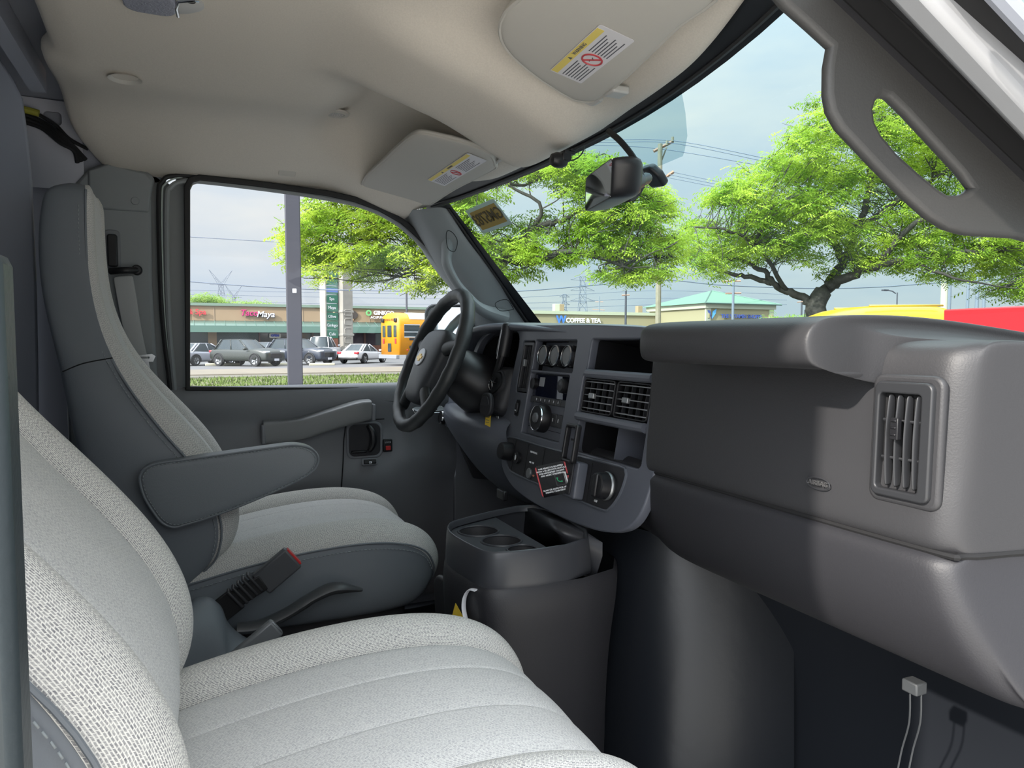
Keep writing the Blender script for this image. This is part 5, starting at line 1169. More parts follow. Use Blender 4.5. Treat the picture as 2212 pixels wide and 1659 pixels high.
# ---------------------------------------------------------------- lamp post near the van
dl_ = 9.5; q = G(637, dl_)
lp = thing('lamp_post', q, 'dark grey square lamp post standing just outside the driver window', 'post')
PF_ = Fr(q, (cos(rad(4)), -sin(rad(4)), 0), (0, 0, 1)); wq = 31 * dl_ / FPX
box('post_shaft', (0, 3.2, -.08), (wq, 6.4, wq * .9), M['post'], lp, b=.012, fr=PF_)
plate('white_sticker', rrect(-.025, .025, -.028, .028, .006), [], Fr(GP(636, 628, dl_ - .1) , PF_.x, PF_.y), .002, M['white'], lp)
box('base_plate', (0, .02, -.08), (.45, .04, .45), M['post'], lp, b=.01, fr=PF_)
# ---------------------------------------------------------------- vehicles
def lowdup(o): return o
def wheel(c, r, w, par, front=1):
    F_ = Fr(c, (1, 0, 0), (0, 0, 1))
    t = lathe('wheel', [(r * .62, -w / 2), (r * .95, -w / 2), (r, -w * .3), (r, w * .3), (r * .95, w / 2), (r * .62, w / 2)], F_, M['tyre'], par, 24)
    s = -1 if c[1] > 0 else 1
    lathe('rim', [(0, w * .30), (r * .12, w * .36), (r * .16, w * .22), (r * .56, w * .30), (r * .64, w * .42), (r * .66, w * .30)] if c[1] < 0 else [(0, -w * .30), (r * .12, -w * .36), (r * .16, -w * .22), (r * .56, -w * .30), (r * .64, -w * .42), (r * .66, -w * .30)], F_, M['rimm'], t, 20)
    sp = [tube_data([F_(r * .12 * cos(a), r * .12 * sin(a), (w * .34) * s), F_(r * .6 * cos(a), r * .6 * sin(a), (w * .38) * s)], r * .055, 4) for a in [2 * pi * k / 5 for k in range(5)]]
    v_, f_ = join(*sp); mk('spokes', v_, f_, M['tyre'], t, smooth=False)
    return t
def car(name, label, paint, L, Wd, H, kind, px, dep, head, z=0.):
    t = thing(name, (0, 0, 0), label, 'car'); h = L / 2; w = Wd / 2
    zb = .22 if kind != 'suv' else .30; belt = H * (.62 if kind in ('sedan', 'coupe') else .60); hood = H * (.60 if kind == 'sedan' else .66 if kind == 'suv' else .58)
    # body side profile stations (x forward)
    if kind == 'suv': st = [(-h, .55, .95, .86), (-h + .06, .36, belt + .02, .95), (-h + .5, zb, belt + .08, 1), (-.3, zb, belt + .06, 1), (h - 1.35, zb, belt + .02, 1), (h - 1.0, zb, hood + .03, .99), (h - .35, zb, hood - .08, .95), (h - .08, .3, hood - .18, .88), (h, .45, hood - .34, .80)]
    elif kind == 'pickup': st = [(-h, .5, 1.02, .93), (-h + .05, .4, 1.08, .97), (-.3, .35, 1.10, 1), (h - 1.7, .35, 1.12, 1), (h - .3, .35, 1.05, .95), (h, .5, .85, .86)]
    else: st = [(-h, .45, belt - .14, .80), (-h + .07, .30, belt + .0, .90), (-h + .6, zb, belt + .05, .98), (-.3, zb, belt + .0, 1), (h - 1.3, zb, belt - .02, 1), (h - .9, zb, hood - .06, .98), (h - .3, zb, hood - .20, .92), (h, .38, hood - .38, .80)]
    rows = []
    for x, z0, z1, k in st:
        ww = w * k; zm = (z0 + z1) / 2
        rows.append([V(x, -ww * .9, z0), V(x, -ww, z0 + .12), V(x, -ww * 1.0, zm), V(x, -ww * .97, z1 - .06), V(x, -ww * .86, z1), V(x, 0, z1 + .035), V(x, ww * .86, z1), V(x, ww * .97, z1 - .06), V(x, ww, zm), V(x, ww, z0 + .12), V(x, ww * .9, z0)])
    grid('body', rows, paint, t, closed=True, caps=True, level=2)
    # greenhouse
    if kind == 'suv': g0 = (-h + .28, h - 1.30); g1 = (-h + .75, h - 2.15)
    elif kind == 'pickup': g0 = (-.45, h - 1.5); g1 = (-.25, h - 2.15)
    elif kind == 'coupe': g0 = (-h + .55, h - 1.35); g1 = (-h + 1.35, h - 2.25)
    else: g0 = (-h + .6, h - 1.25); g1 = (-h + 1.25, h - 2.1)
    zt0 = belt - .02 if kind != 'pickup' else 1.10
    def gr(x0, x1, wy, z): 
        m_ = (x0 + x1) / 2; return [V(*p, z) for p in [(x0, -wy * .78), (x0 + .12, -wy * .97), (m_, -wy), (x1 - .2, -wy * .95), (x1, -wy * .7), (x1 + .04, 0), (x1, wy * .7), (x1 - .2, wy * .95), (m_, wy), (x0 + .12, wy * .97), (x0, wy * .78), (x0 - .04, 0)]]
    lo_ = gr(g0[0], g0[1], w * .90, zt0); hi = gr(g1[0], g1[1], w * .72, H - .05)
    grid('windows', [lo_, [a * .5 + b * .5 + V(0, 0, .02) for a, b in zip(lo_, hi)], hi], M['carglass'], t, closed=True, level=1)
    r0 = hi; grid('roof', [[a * 1 for a in r0], gr(g1[0] + .05, g1[1] - .05, w * .68, H - .01), gr(g1[0] + .3, g1[1] - .3, w * .4, H)], paint, t, closed=True, caps=True, level=1)
    pl_ = []
    for i in (1, 3, 7, 9): pl_.append(tube_data([lo_[i] * 1.0, (lo_[i] + hi[i]) / 2 + V(0, 0, .02), hi[i]], .045, 6))
    pl_.append(tube_data([(lo_[2]), hi[2]], .03, 6)); pl_.append(tube_data([(lo_[8]), hi[8]], .03, 6))
    if kind != 'pickup': pl_ += [tube_data([lo_[0], hi[0]], .07, 6), tube_data([lo_[10], hi[10]], .07, 6)]
    v_, f_ = join(*pl_); mk('window_pillars', v_, f_, paint, t)
    R = .34 if kind in ('sedan', 'coupe') else .38
    for x in (-h + .85, h - .88):
        for s in (-1, 1): wheel(V(x, s * (w - .10), R), R, .24, t)
    for x in (-h + .85, h - .88):
        for s in (-1, 1):
            tube('wheel_arch', [V(x + (R + .05) * cos(a), s * (w - .01), R + (R + .05) * sin(a)) for a in np.linspace(-.25, pi + .25, 14)], .035, M['tyre'], t, 6)
    zl = (.62 if kind != 'suv' else .85) * (H / 1.55 if kind != 'suv' else 1)
    for s in (-1, 1):
        box('head_lamp', (h - .17, s * w * .68, hood - .22 if kind != 'pickup' else .85), (.22, w * .42, .13), M['headl'], t, b=.04)
        box('tail_lamp', (-h + .10, s * w * .74, belt - .10 if kind != 'pickup' else .9), (.22, w * .36, .16 if kind != 'pickup' else .36), M['tail'], t, b=.04)
        box('door_mirror', (h - 1.55 if kind != 'pickup' else h - 1.7, s * (w + .10), belt + .06), (.14, .2, .14), paint, t, b=.04)
    box('front_grille', (h - .05, 0, (hood - .25) * .78), (.14, w * 1.0, .34 if kind == 'suv' else .16), M['blk'], t, b=.05)
    box('number_plate', (-h - .0, 0, .62 if kind != 'pickup' else .6), (.04, .42, .15), M['plate'], t, b=.01); box('number_plate', (h + .02, 0, .42), (.04, .40, .14), M['plate'], t, b=.01)
    box('bumper', (-h + .04, 0, .36), (.16, w * 1.66, .16), M['blk'], t, b=.05)
    g = G(px, dep); t.location = (g[0], g[1], z); t.rotation_euler = (0, 0, head); return t
car('silver_sedan', 'silver sedan seen from behind at the left edge of the side window', mat('silver_paint', (.30, .31, .35), .35, .2, coat=.2), 4.6, 1.8, 1.45, 'sedan', 440, 47.5, rad(42), )
car('green_crossover', 'dark green-grey crossover parked facing right beside the silver sedan', mat('green_grey_paint', (.018, .022, .017), .3, .0, coat=.25), 4.7, 1.9, 1.70, 'suv', 534, 45.5, rad(-48))
car('blue_crossover', 'dark blue crossover parked half behind the grey lamp post', mat('dark_blue_paint', (.018, .024, .04), .3, .0, coat=.25), 4.9, 1.95, 1.74, 'suv', 648, 48.5, rad(-48))
car('grey_hatchback', 'small grey car mostly hidden between the two crossovers', mat('grey_paint', (.10, .11, .125), .3), 4.2, 1.75, 1.5, 'sedan', 583, 58, rad(50))
pk = car('white_pickup', 'white pickup truck behind the dark blue crossover', mat('white_paint', (.50, .50, .52), .35, coat=.2), 5.6, 2.0, 1.95, 'pickup', 692, 58, rad(55))
car('white_coupe', 'white coupe seen from behind between the pylon and the bus', bpy.data.materials['white_paint'], 4.4, 1.8, 1.38, 'coupe', 785, 52, rad(48))
# school bus
bt = thing('school_bus', (0, 0, 0), 'yellow school bus with white roof parked right of the white coupe', 'bus')
BL, BW_, BH = 11.0, 2.35, 3.45
def bring(x, k=1., ztop=BH, zb_=.75):
    w = BW_ / 2 * k; return [V(x, -w, zb_), V(x, -w, 2.55), V(x, -w * .97, ztop - .45), V(x, -w * .80, ztop - .15), V(x, -w * .4, ztop - .02), V(x, 0, ztop), V(x, w * .4, ztop - .02), V(x, w * .80, ztop - .15), V(x, w * .97, ztop - .45), V(x, w, 2.55), V(x, w, zb_)]
grid('body', [bring(-BL / 2, .96, BH - .12), bring(-BL / 2 + .15, 1), bring(-BL / 2 + 1.0, 1), bring(BL / 2 - 1.2, 1), bring(BL / 2, .9, BH - .3)], M['busy'], bt, closed=True, caps=True)
rr3 = []
for x in (-BL / 2 + .9, -BL / 2 + 1.6, BL / 2 - 1.5): rr3.append([p + V(0, 0, .015) for p in bring(x)[2:9]])
rr3[0] = [p + V(0, 0, .015) for p in bring(-BL / 2 + 1.1)[3:8]]; rr3 = [[V(p[0], p[1] * 1.012, p[2] + .02) for p in bring(x)[2:9]] for x in (-BL / 2 + .8, 0, BL / 2 - 1.5)]
grid('white_roof', rr3, M['busw'], bt)
for s in (-1, 1):
    for i in range(7):
        x = -BL / 2 + .95 + i * 1.30
        wn2 = box('side_window', (x, s * (BW_ / 2 + .01), 2.28), (1.14, .04, .84), M['carglass'], bt, b=.02)
        if i < 4: multi('window_bars', [boxd((x, s * (BW_ / 2 + .035), z_), (1.14, .02, .05), None) for z_ in (1.88, 2.20, 2.66)], M['headl'], wn2)
    for z_, th in ((1.74, .14), (1.24, .17), (.80, .20)): box('black_rail', (.3, s * (BW_ / 2 + .015), z_), (BL - .9, .05, th), M['blk'], bt, b=.01)
text('lettering', 'FIRST STUDENT', .42, Fr((-BL / 2 + 3.4, -BW_ / 2 - .03, 1.50), (1, 0, 0), (0, 0, 1)), M['blk'], bt, ext=.005, bold=.012)
xb = -BL / 2
for y_, w_ in ((-.72, .34), (.0, .5), (.72, .34)): box('rear_window', (xb - .02, y_, 2.25), (.05, w_, .75), M['shopglass'] if y_ else M['carglass'], bt, b=.08)
box('door_lower_window', (xb - .02, 0, 1.2), (.05, .42, .55), M['carglass'], bt, b=.03)
for s in (-1, 1):
    box('tail_lamp', (xb - .02, s * .78, 1.62), (.05, .18, .34), M['tail'], bt, b=.02); box('warning_lamp', (xb - .04, s * .82, 2.95), (.14, .3, .26), M['blk'], bt, b=.05)
    box('side_lamp', (xb + .6, s * (BW_ / 2 + .02), 1.05), (.1, .04, .1), M['tail'], bt, b=.02)
text('lettering', 'SCHOOL BUS', .2, Fr((xb - .03, 0, 2.98), (0, -1, 0), (0, 0, 1)), M['blk'], bt, ext=.004)
box('rear_bumper', (xb - .08, 0, .62), (.25, BW_ * .98, .26), mat('bumper_grey', (.22, .23, .25), .5), bt, b=.03)
for x in (xb + 2.9, BL / 2 - 1.6):
    for s in (-1, 1): wheel(V(x, s * (BW_ / 2 - .18), .5), .5, .3, bt)
box('skirt', (.8, 0, .62), (BL - 3.4, BW_ * .96, .3), M['busy'], bt, b=.02)
gb = G(842, 46.5); hd = rad(15); t_ = V(cos(hd), sin(hd), 0); bt.location = (gb[0] + t_[0] * BL / 2, gb[1] + t_[1] * BL / 2, -.05); bt.rotation_euler = (0, 0, hd)
# wheel stops
for a, b, wh_ in ((445, 515, 'in front of the silver sedan and green crossover'), (552, 622, 'left of the grey lamp post'), (668, 722, 'between the lamp post and the pylon'), (873, 905, 'beside the rear wheel of the school bus')):
    A = G(a, 46.3); B = G(b, 46.3); ws0 = thing('wheel_stop', (A + B) / 2, 'white wheel stop ' + wh_, 'wheel stop', group='white wheel stops along the parking row')
    box('concrete_bar', (A + B) / 2 + V(0, 0, .08), (np.linalg.norm(B - A), .2, .16), M['stuccow'], ws0, b=.03)
# ---------------------------------------------------------------- W coffee building and corner shop
D2 = 112.
def at2(px, row, y): return P(px, row, y=y)
y2 = 100.
c0_ = at2(1120, 676, y2); c1_ = at2(1500, 676, y2)
cb = thing('coffee_building', ((c0_[0] + c1_[0]) / 2, y2, 0), 'low pale building with W COFFEE & TEA lettering seen over the dashboard', 'building')
zc_ = at2(1280, 678, y2)[2]
box('wall', ((c0_[0] + c1_[0]) / 2, y2 + 8, zc_ / 2), (c1_[0] - c0_[0], 16, zc_), M['stucco2'], cb, b=0); box('cornice', ((c0_[0] + c1_[0]) / 2, y2 + 8, zc_ + .1), (c1_[0] - c0_[0] + .6, 16.6, .5), ms('cornice_olive', (.42, .42, .30)), cb, b=0)
for px, m_ in ((1201, M['stuccow']), (1211, M['stucco']), (1380, M['stucco'])): q = at2(px, 668, y2 + 3); box('roof_vent', (q[0], y2 + 3, zc_ + .9), (.9, .9, 1.4), m_, cb, b=.05)
c = at2(1250, 692, y2 - .1); ct = thing('coffee_sign', c, 'W COFFEE & TEA sign in blue and white letters on the pale building', 'sign')
f_ = Fr(c + V(0, -.1, 0), (1, 0, 0), (0, 0, 1)); sw2 = (at2(1296, 692, y2)[0] - at2(1203, 692, y2)[0])
tt = text('lettering', 'COFFEE & TEA', 1.0, f_.at(sw2 * .10, -.05), whs, ct, ext=.06, bold=.02, sx=.98); tt = text('w_letter', 'W', 1.6, f_.at(-sw2 * .41, .05), ms('sign_blue', (.06, .18, .62)), ct, ext=.06, bold=.05)
# vitamin shop
y3 = 88.
a_ = at2(1525, 690, y3); b_ = at2(1668, 690, y3); zw = at2(1600, 657, y3)[2]; zp = at2(1600, 632, y3 + 4)[2]
vb = thing('corner_shop', ((a_[0] + b_[0]) / 2, y3, 0), 'cream corner shop with green hipped roof and THE VITAMIN SHOPPE lettering', 'building')
wd = b_[0] - a_[0]; dp_ = 15.
box('wall', ((a_[0] + b_[0]) / 2, y3 + dp_ / 2, zw / 2), (wd, dp_, zw), M['stucco2'], vb, b=0)
box('eave_band', ((a_[0] + b_[0]) / 2, y3 + dp_ / 2, zw - .35), (wd + .8, dp_ + .8, .8), M['stuccow'], vb, b=0)
for x in (a_[0] + .3, b_[0] - .3): box('corner_pilaster', (x, y3 - .05, zw / 2), (.9, .3, zw), M['stuccow'], vb, b=0); box('wall_lamp', (x, y3 - .3, zw - 1.9), (.3, .2, .7), M['stucco2'], vb, b=.03)
o_ = 1.0; x0, x1, ya, yb = a_[0] - o_, b_[0] + o_, y3 - o_, y3 + dp_ + o_; xm0 = a_[0] + wd * .5 - .3; ymid = (ya + yb) / 2
mk('hipped_roof', [(x0, ya, zw), (x1, ya, zw), (x1, yb, zw), (x0, yb, zw), (xm0, ymid - 1.0, zp + .35), (xm0 + .8, ymid + 1, zp + .35)], [(0, 1, 4), (1, 2, 5, 4), (2, 3, 5), (3, 0, 4, 5), (0, 3, 2, 1)], mat('green_metal_roof', (.11, .22, .14), .5), vb, smooth=False)
v, f = join(*[tube_data([V(*p), V(*q)], .12, 4) for p, q in (((x0, ya, zw), (xm0, ymid - 1, zp + .35)), ((x1, ya, zw), (xm0, ymid - 1, zp + .35)), ((x0, ya, zw), (x1, ya, zw)))]); mk('roof_ridges', v, f, M['awn'], vb, smooth=False)
c = at2(1596, 683, y3 - .2); vt = thing('vitamin_sign', c, 'THE VITAMIN SHOPPE sign in dark blue letters with a two-tone V mark', 'sign')
f_ = Fr(c, (1, 0, 0), (0, 0, 1)); ww = at2(1655, 683, y3)[0] - at2(1550, 683, y3)[0]
navy = ms('sign_navy', (.06, .09, .30)); text('lettering', 'THE VITAMIN SHOPPE', .80, f_.at(ww * .06, -.05), navy, vt, ext=.05, bold=.02, sx=1.02)
prism('v_mark', [(-.9, .7), (-.35, .7), (0, -.6)], f_.at(-ww * .54, .1), .06, navy, vt); prism('v_mark', [(.0, -.6), (.15, .6), (.8, .95), (.7, .3)], f_.at(-ww * .54, .1), .06, ms('sign_sky', (.12, .38, .70)), vt)
# ---------------------------------------------------------------- vans on the right
def van(name, label, paint, px, dep, head, L=6.0, H=2.75, W_=2.05, sp_=(1,)):
    t = thing(name, (0, 0, 0), label, 'van'); rows = []
    h = L / 2; w = W_ / 2
    for x, zt_, kk, zb_ in ((-h, H - .60, .93, .5), (-h + .30, H - .26, .97, .4), (-h + 1.2, H - .02, 1, .4), (0, H + .02, 1, .4), (h - 2.35, H, 1, .4), (h - 1.95, H - .10, .99, .4), (h - 1.15, 1.55, .98, .4), (h - .25, 1.25, .93, .4), (h, .85, .85, .5)):
        ww = w * kk; s2 = .80 if zt_ > 2 else .9
        rows.append([V(x, -ww, zb_), V(x, -ww, 1.25 if zt_ > 1.6 else zt_ - .15), V(x, -ww * (.99), max(zt_ - .55, 1.3) if zt_ > 1.6 else zt_ - .1), V(x, -ww * s2, zt_ - .06), V(x, -ww * .5, zt_), V(x, ww * .5, zt_), V(x, ww * s2, zt_ - .06), V(x, ww * .99, max(zt_ - .55, 1.3) if zt_ > 1.6 else zt_ - .1), V(x, ww, 1.25 if zt_ > 1.6 else zt_ - .15), V(x, ww, zb_)])
    grid('body', rows, paint, t, closed=True, caps=True, level=1)
    mk('windshield', [(h - 1.86, -w * .78, H - .22), (h - 1.86, w * .78, H - .22), (h - 1.16, w * .86, 1.62), (h - 1.16, -w * .86, 1.62)], [(0, 1, 2, 3)], M['carglass'], t, smooth=False)
    for x in (-h + 1.0, h - 1.1):
        for s in (-1, 1): wheel(V(x, s * (w - .12), .36), .36, .26, t)
    v_, f_ = join(*[tube_data([V(-h + 1.4, s * w * .84, H - .05), V(h - 2.4, s * w * .84, H - .03)], .03, 5) for s in (-1, 1)]); mk('roof_drip_rail', v_, f_, paint, t)
    box('rear_door_line', (-h - .0, 0, 1.5), (.02, .02, 1.9), M['blk'], t, b=0)
    box('bumper', (-h, 0, .5), (.2, W_ * .9, .2), M['blk'], t, b=.03)
    g = G(px, dep); t.location = (g[0], g[1], 0); t.rotation_euler = (0, 0, head); return t
van('yellow_van', 'yellow high-roof van parked beyond the passenger end of the dashboard', M['vyel'], 1948, 21.0, rad(-17), 6.0, 2.58)
# red box truck
rt = thing('red_truck', (0, 0, 0), 'red box truck body to the right of the yellow van', 'truck')
box('cargo_box', (0, 0, 1.65), (5.2, 2.3, 1.60), M['vred'], rt, b=.04)
box('chassis', (0, 0, .65), (5.4, 1.6, .25), M['blk'], rt, b=.02)
for x in (-1.7, 1.8):
    for s in (-1, 1): wheel(V(x, s * 1.0, .42), .42, .28, rt)
v_, f_ = join(*[boxd((x, -1.16, 1.65), (.04, .03, 1.6)) for x in (-2.58, -1.6, .3, 2.58)] + [boxd((0, -1.16, 2.43), (5.2, .05, .06))]); mk('side_trim', v_, f_, mat('red_trim', (.45, .015, .025), .4), rt, smooth=False)
box('door_latch', (.6, -1.18, 1.62), (.10, .04, .12), M['steel'], rt, b=.01)
g = G(2240, 17.); rt.location = (g[0] + 1.15, g[1], -.12); rt.rotation_euler = (0, 0, rad(-6))
# own hood of the van
hd_ = thing('van_hood', (1.5, 0, 1.4), 'white hood of the van just visible over the dashboard', 'hood')
rows = [[V(1.14 + i * .12, y, 1.560 - .02 * i * (1 + i * .15) + .010 * (1 - (y / .8) ** 2)) for y in np.linspace(-.85, .85, 9)] for i in range(6)]
grid('hood_panel', rows, M['vanwhite'], hd_, level=1, solid=.004)
# outside mirror, driver side
om = thing('outside_mirror', (.8, 1.12, 1.45), 'black framed outside mirror reflecting bare branches behind the steering wheel', 'mirror')
mq = P(975, 722, y=1.12); mfr = Fr(mq, (.93, -.37, 0), (0, 0, 1))
dw = .085; dh = .098
mk('mirror_glass', *prismd(rrect(-dw, dw, -dh, dh, .03, 5), mfr, .002, .004), M['mirror'], om, smooth=False)
tube('mirror_frame', [mfr(a, b, .004) for a, b in rrect(-dw, dw, -dh, dh, .03, 5)], .0065, M['blk'], om, 10, True)
prism('mirror_housing', rrect(-dw, dw, -dh, dh, .03, 5), mfr, -.06, M['blk'], om, b=.02, seg=3)
box('mirror_bracket', mfr(.13, -.05, -.03), (.12, .05, .05), M['blk'], om, b=.01)
# ---------------------------------------------------------------- poles, towers, cables
def pole(px, row0, dep, r, label, m, arms=(), name='utility_pole', cat='pole'):
    b = G(px, dep); ht = (737 - row0) * dep / FPX + 1.55; t = thing(name, b, label, cat)
    tube('shaft', [b, b + V(0, 0, ht)], [r, r * .8], m, t, 10)
    for (pa, ra, pb2, rb2) in arms: tube('crossarm', [GP(pa, ra, dep - .3), GP(pb2, rb2, dep - .3)], r * .55, ms('arm_brown', (.35, .20, .14)) if 'arm_brown' not in bpy.data.materials else bpy.data.materials['arm_brown'], t, 5)
    return t
u1 = pole(1421, 318, 46, .19, 'tall wooden utility pole with slanted crossarms behind the rear view mirror', M['wood'], ((1412, 327, 1454, 305), (1432, 387, 1455, 371)))
for a in ((1428, 322), (1441, 310), (1453, 302)): tube('insulator', [GP(a[0], a[1] + 4, 45.6), GP(a[0], a[1] - 6, 45.6)], .09, M['wood'], u1, 5)
tube('guy_brace', [GP(1440, 318, 45.6), GP(1426, 355, 45.6)], .05, M['wood'], u1, 5)
pole(1351, 628, 70, .12, 'thin dark light pole above the coffee building', M['post'], ((1343, 638, 1360, 637),), 'light_pole')
pole(1294, 640, 120, .10, 'short distant utility pole left of the thin light pole', M['latt'], ((1286, 652, 1303, 652), (1280, 668, 1306, 670)))
pole(1582, 570, 110, .22, 'distant utility pole behind the green roof', M['latt'], ((1560, 608, 1600, 607), (1567, 634, 1601, 633)))
pole(879, 618, 60, .09, 'thin dark pole rising above the school bus', M['post'], (), 'light_pole')
pole(1730, 640, 75, .10, 'thin pole left of the big tree trunk', M['post'], ((1722, 653, 1741, 651),), 'light_pole')
sl_ = pole(1935, 632, 70, .07, 'curved street lamp above the yellow van', M['post'], (), 'street_lamp', 'lamp'); tube('lamp_arm', [GP(a, b, 70) for a, b in ((1935, 634), (1928, 629), (1912, 626))], .06, M['post'], sl_, 5); box('lamp_head', GP(1912, 627, 70), (.7, .3, .15), M['post'], sl_, b=.03)
for px, row, dep, r_, lb in ((2036, 590, 60, .30, 'pale thick pole behind the yellow van roof'), (2047, 600, 75, .22, 'pale pole right beside the thick pale pole'), (2087, 600, 90, .2, 'thin pale pole above the red truck'), (2107, 590, 80, .22, 'grey pole above the red truck'), (2122, 610, 85, .2, 'rightmost grey pole above the red truck')):
    pole(px, row, dep, r_, lb, M['stuccow'] if dep == 60 else M['latt'])
def tower(px, row0, dep, wbase, label, w0=.25, kind=0):
    b = G(px, dep); ht = (737 - row0) * dep / FPX + 1.55; t = thing('transmission_tower', b, label, 'tower', group=None)
    segs = []; zs = np.linspace(0, ht * (.80 if kind == 0 else .95), 9); W0 = wbase / 2
    def crn(z): k = W0 * (1 - (1 - w0) * min(z / (ht * .8), 1)); return [b + V(k, 0, z), b + V(0, k, z), b + V(-k, 0, z), b + V(0, -k, z)]
    for i in range(8):
        A = crn(zs[i]); B = crn(zs[i + 1])
        for j in range(4): segs.append((A[j], B[j])); segs.append((A[j], B[(j + 1) % 4])); segs.append((B[j], B[(j + 1) % 4]))
    T = crn(zs[-1]); zt_ = zs[-1]
    if kind == 0:   # two horned peaks
        for s in (-1, 1):
            tip = b + V(s * wbase * .62, 0, ht); segs += [(T[0] if s > 0 else T[2], tip), (T[2] if s > 0 else T[0], tip), (b + V(s * wbase * .3, 0, zt_ + (ht - zt_) * .5), b + V(s * wbase * .05, 0, zt_ + (ht - zt_) * .1))]
        segs.append((b + V(-wbase * .6, 0, zt_ + .2), b + V(wbase * .6, 0, zt_ + .2)))
    else:
        for k in (.62, .76, .9): segs.append((b + V(-wbase * .8, 0, ht * k), b + V(wbase * .8, 0, ht * k))); segs.append((b + V(-wbase * .8, 0, ht * k), b + V(0, 0, ht * (k + .06)))); segs.append((b + V(wbase * .8, 0, ht * k), b + V(0, 0, ht * (k + .06))))
    v, f = join(*[tube_data([p, q], dep * .00030, 4) for p, q in segs]); mk('lattice', v, f, M['latt'], t, smooth=False); return t
tower(480, 584, 240, 3.6 * 1.6, 'larger horned transmission tower above the shops at left'); tower(507, 617, 300, 3.4 * 1.5, 'smaller horned transmission tower right of the larger one')
tower(1258, 590, 230, 5.5, 'lattice transmission tower above the coffee building', .4, 1); tower(1219, 630, 260, 2.6, 'narrow lattice tower left of the taller lattice tower', .6, 1)
def cable(pts, dep, r, label, group, sag=0):
    if not hasattr(dep, '__len__'): dep = [dep] * len(pts)
    q = [GP(a, b, d) for (a, b), d in zip(pts, dep)]; o = tube('power_line', spl(q, 6), r, M['wire'], None, 5); tag(o, label, 'cable', group); return o
g1 = 'power lines outside the windows'
cable([(380, 606), (620, 623), (880, 629), (1090, 630), (1240, 620), (1421, 605), (1560, 616), (1750, 623), (1900, 620), (2040, 610), (2260, 600)], 46, .035, 'thick dark cable running low across the whole street view', g1)
cable([(380, 510), (620, 524), (760, 530)], 60, .03, 'single thin cable high in the side window', g1)
for i, (a, b) in enumerate(((304, 345), (308, 352), (322, 362))): cable([(1150, 300 + i * 7), (1300, 302 + i * 6), (1453 - i * 12, a), (1670, b)], [60, 52, 45.6, 30], .024, ('topmost', 'middle', 'lowest')[i] + ' of the three upper lines leaving the tall wooden pole', 'three upper lines at the tall pole')
for i in range(3): cable([(1455 - i * 10, 372 + i * 5), (1600, 402 + i * 6), (1760, 430 + i * 6)], [45.6, 38, 32], .022, ('topmost', 'middle', 'lowest')[i] + ' of the three lines on the lower crossarm of the wooden pole', 'three lower lines at the tall pole')
for i, r_ in enumerate((632, 640, 652, 664)): cable([(380, r_ - 6 + i), (700, r_ + i * 2), (1000, r_ + 5)], 170, .05, ('topmost', 'second', 'third', 'lowest')[i] + ' faint distant line above the shop roof', 'faint distant lines above the shops')
for i, r_ in enumerate((650, 662, 672)): cable([(1100, r_ - 6), (1250, r_ - 14 + i * 3), (1430, r_ - 22 + i * 4), (1700, r_ - 14)], 190, .06, ('topmost', 'middle', 'lowest')[i] + ' faint distant line above the coffee building', 'faint distant lines above the coffee building')
# ---------------------------------------------------------------- trees
def leafmat(name, c, c2):
    m = bpy.data.materials.new(name); m.use_nodes = True; t = m.node_tree; t.nodes.clear(); n_ = t.nodes.new; l = t.links.new
    tcn = n_('ShaderNodeTexCoord'); nz = n_('ShaderNodeTexNoise'); nz.inputs['Scale'].default_value = .9; nz.inputs['Detail'].default_value = 5; l(tcn.outputs['Object'], nz.inputs['Vector'])
    r = n_('ShaderNodeValToRGB'); r.color_ramp.elements[0].position = .38; r.color_ramp.elements[1].position = .62; r.color_ramp.elements[0].color = (*c, 1); r.color_ramp.elements[1].color = (*c2, 1); l(nz.outputs[0], r.inputs[0])
    d = n_('ShaderNodeBsdfDiffuse'); tr = n_('ShaderNodeBsdfTranslucent'); x = n_('ShaderNodeMixShader'); x.inputs[0].default_value = .5; o = n_('ShaderNodeOutputMaterial')
    l(r.outputs[0], d.inputs[0]); l(r.outputs[0], tr.inputs[0]); l(d.outputs[0], x.inputs[1]); l(tr.outputs[0], x.inputs[2]); l(x.outputs[0], o.inputs[0]); return m
LM1 = leafmat('locust_leaves', (.20, .34, .035), (.52, .64, .09)); LM2 = leafmat('far_leaves', (.20, .34, .08), (.34, .46, .12))
def sprays(centres, n_per, rad_, size, rng, droop=.5):
    "pinnate leaf sprays as one mesh: each spray is a row of small leaflets"
    out = []
    C_ = np.array(centres); k = len(C_) * n_per
    c = np.repeat(C_, n_per, 0) + rng.normal(0, 1, (k, 3)) * V(rad_, rad_, rad_ * .42)
    az = rng.uniform(0, 2 * pi, k); dz = rng.uniform(-1.0, .15, k) * droop
    d = np.stack([np.cos(az), np.sin(az), dz], 1); d /= np.linalg.norm(d, axis=1)[:, None]
    s = np.stack([-np.sin(az), np.cos(az), rng.uniform(-.4, .4, k)], 1)
    sc_ = size * rng.uniform(.7, 1.3, k); vs_ = []
    for j in range(6):
        t0 = j / 6.; side = 1 if j % 2 else -1; base = c + d * (sc_ * t0)[:, None] + V(0, 0, -1) * (sc_ * .25 * t0 * t0)[:, None]
        tip = base + (s * side * .25 + d * .12) * sc_[:, None] + V(0, 0, -1) * (sc_ * .10)[:, None]
        wv_ = d * (.078 * sc_)[:, None]
        vs_.append(np.stack([base - wv_, base + wv_, tip + wv_ * .8, tip - wv_ * .5], 1))
    A = np.concatenate(vs_, 0).reshape(-1, 3); F_ = np.arange(len(A)).reshape(-1, 4); return A, F_
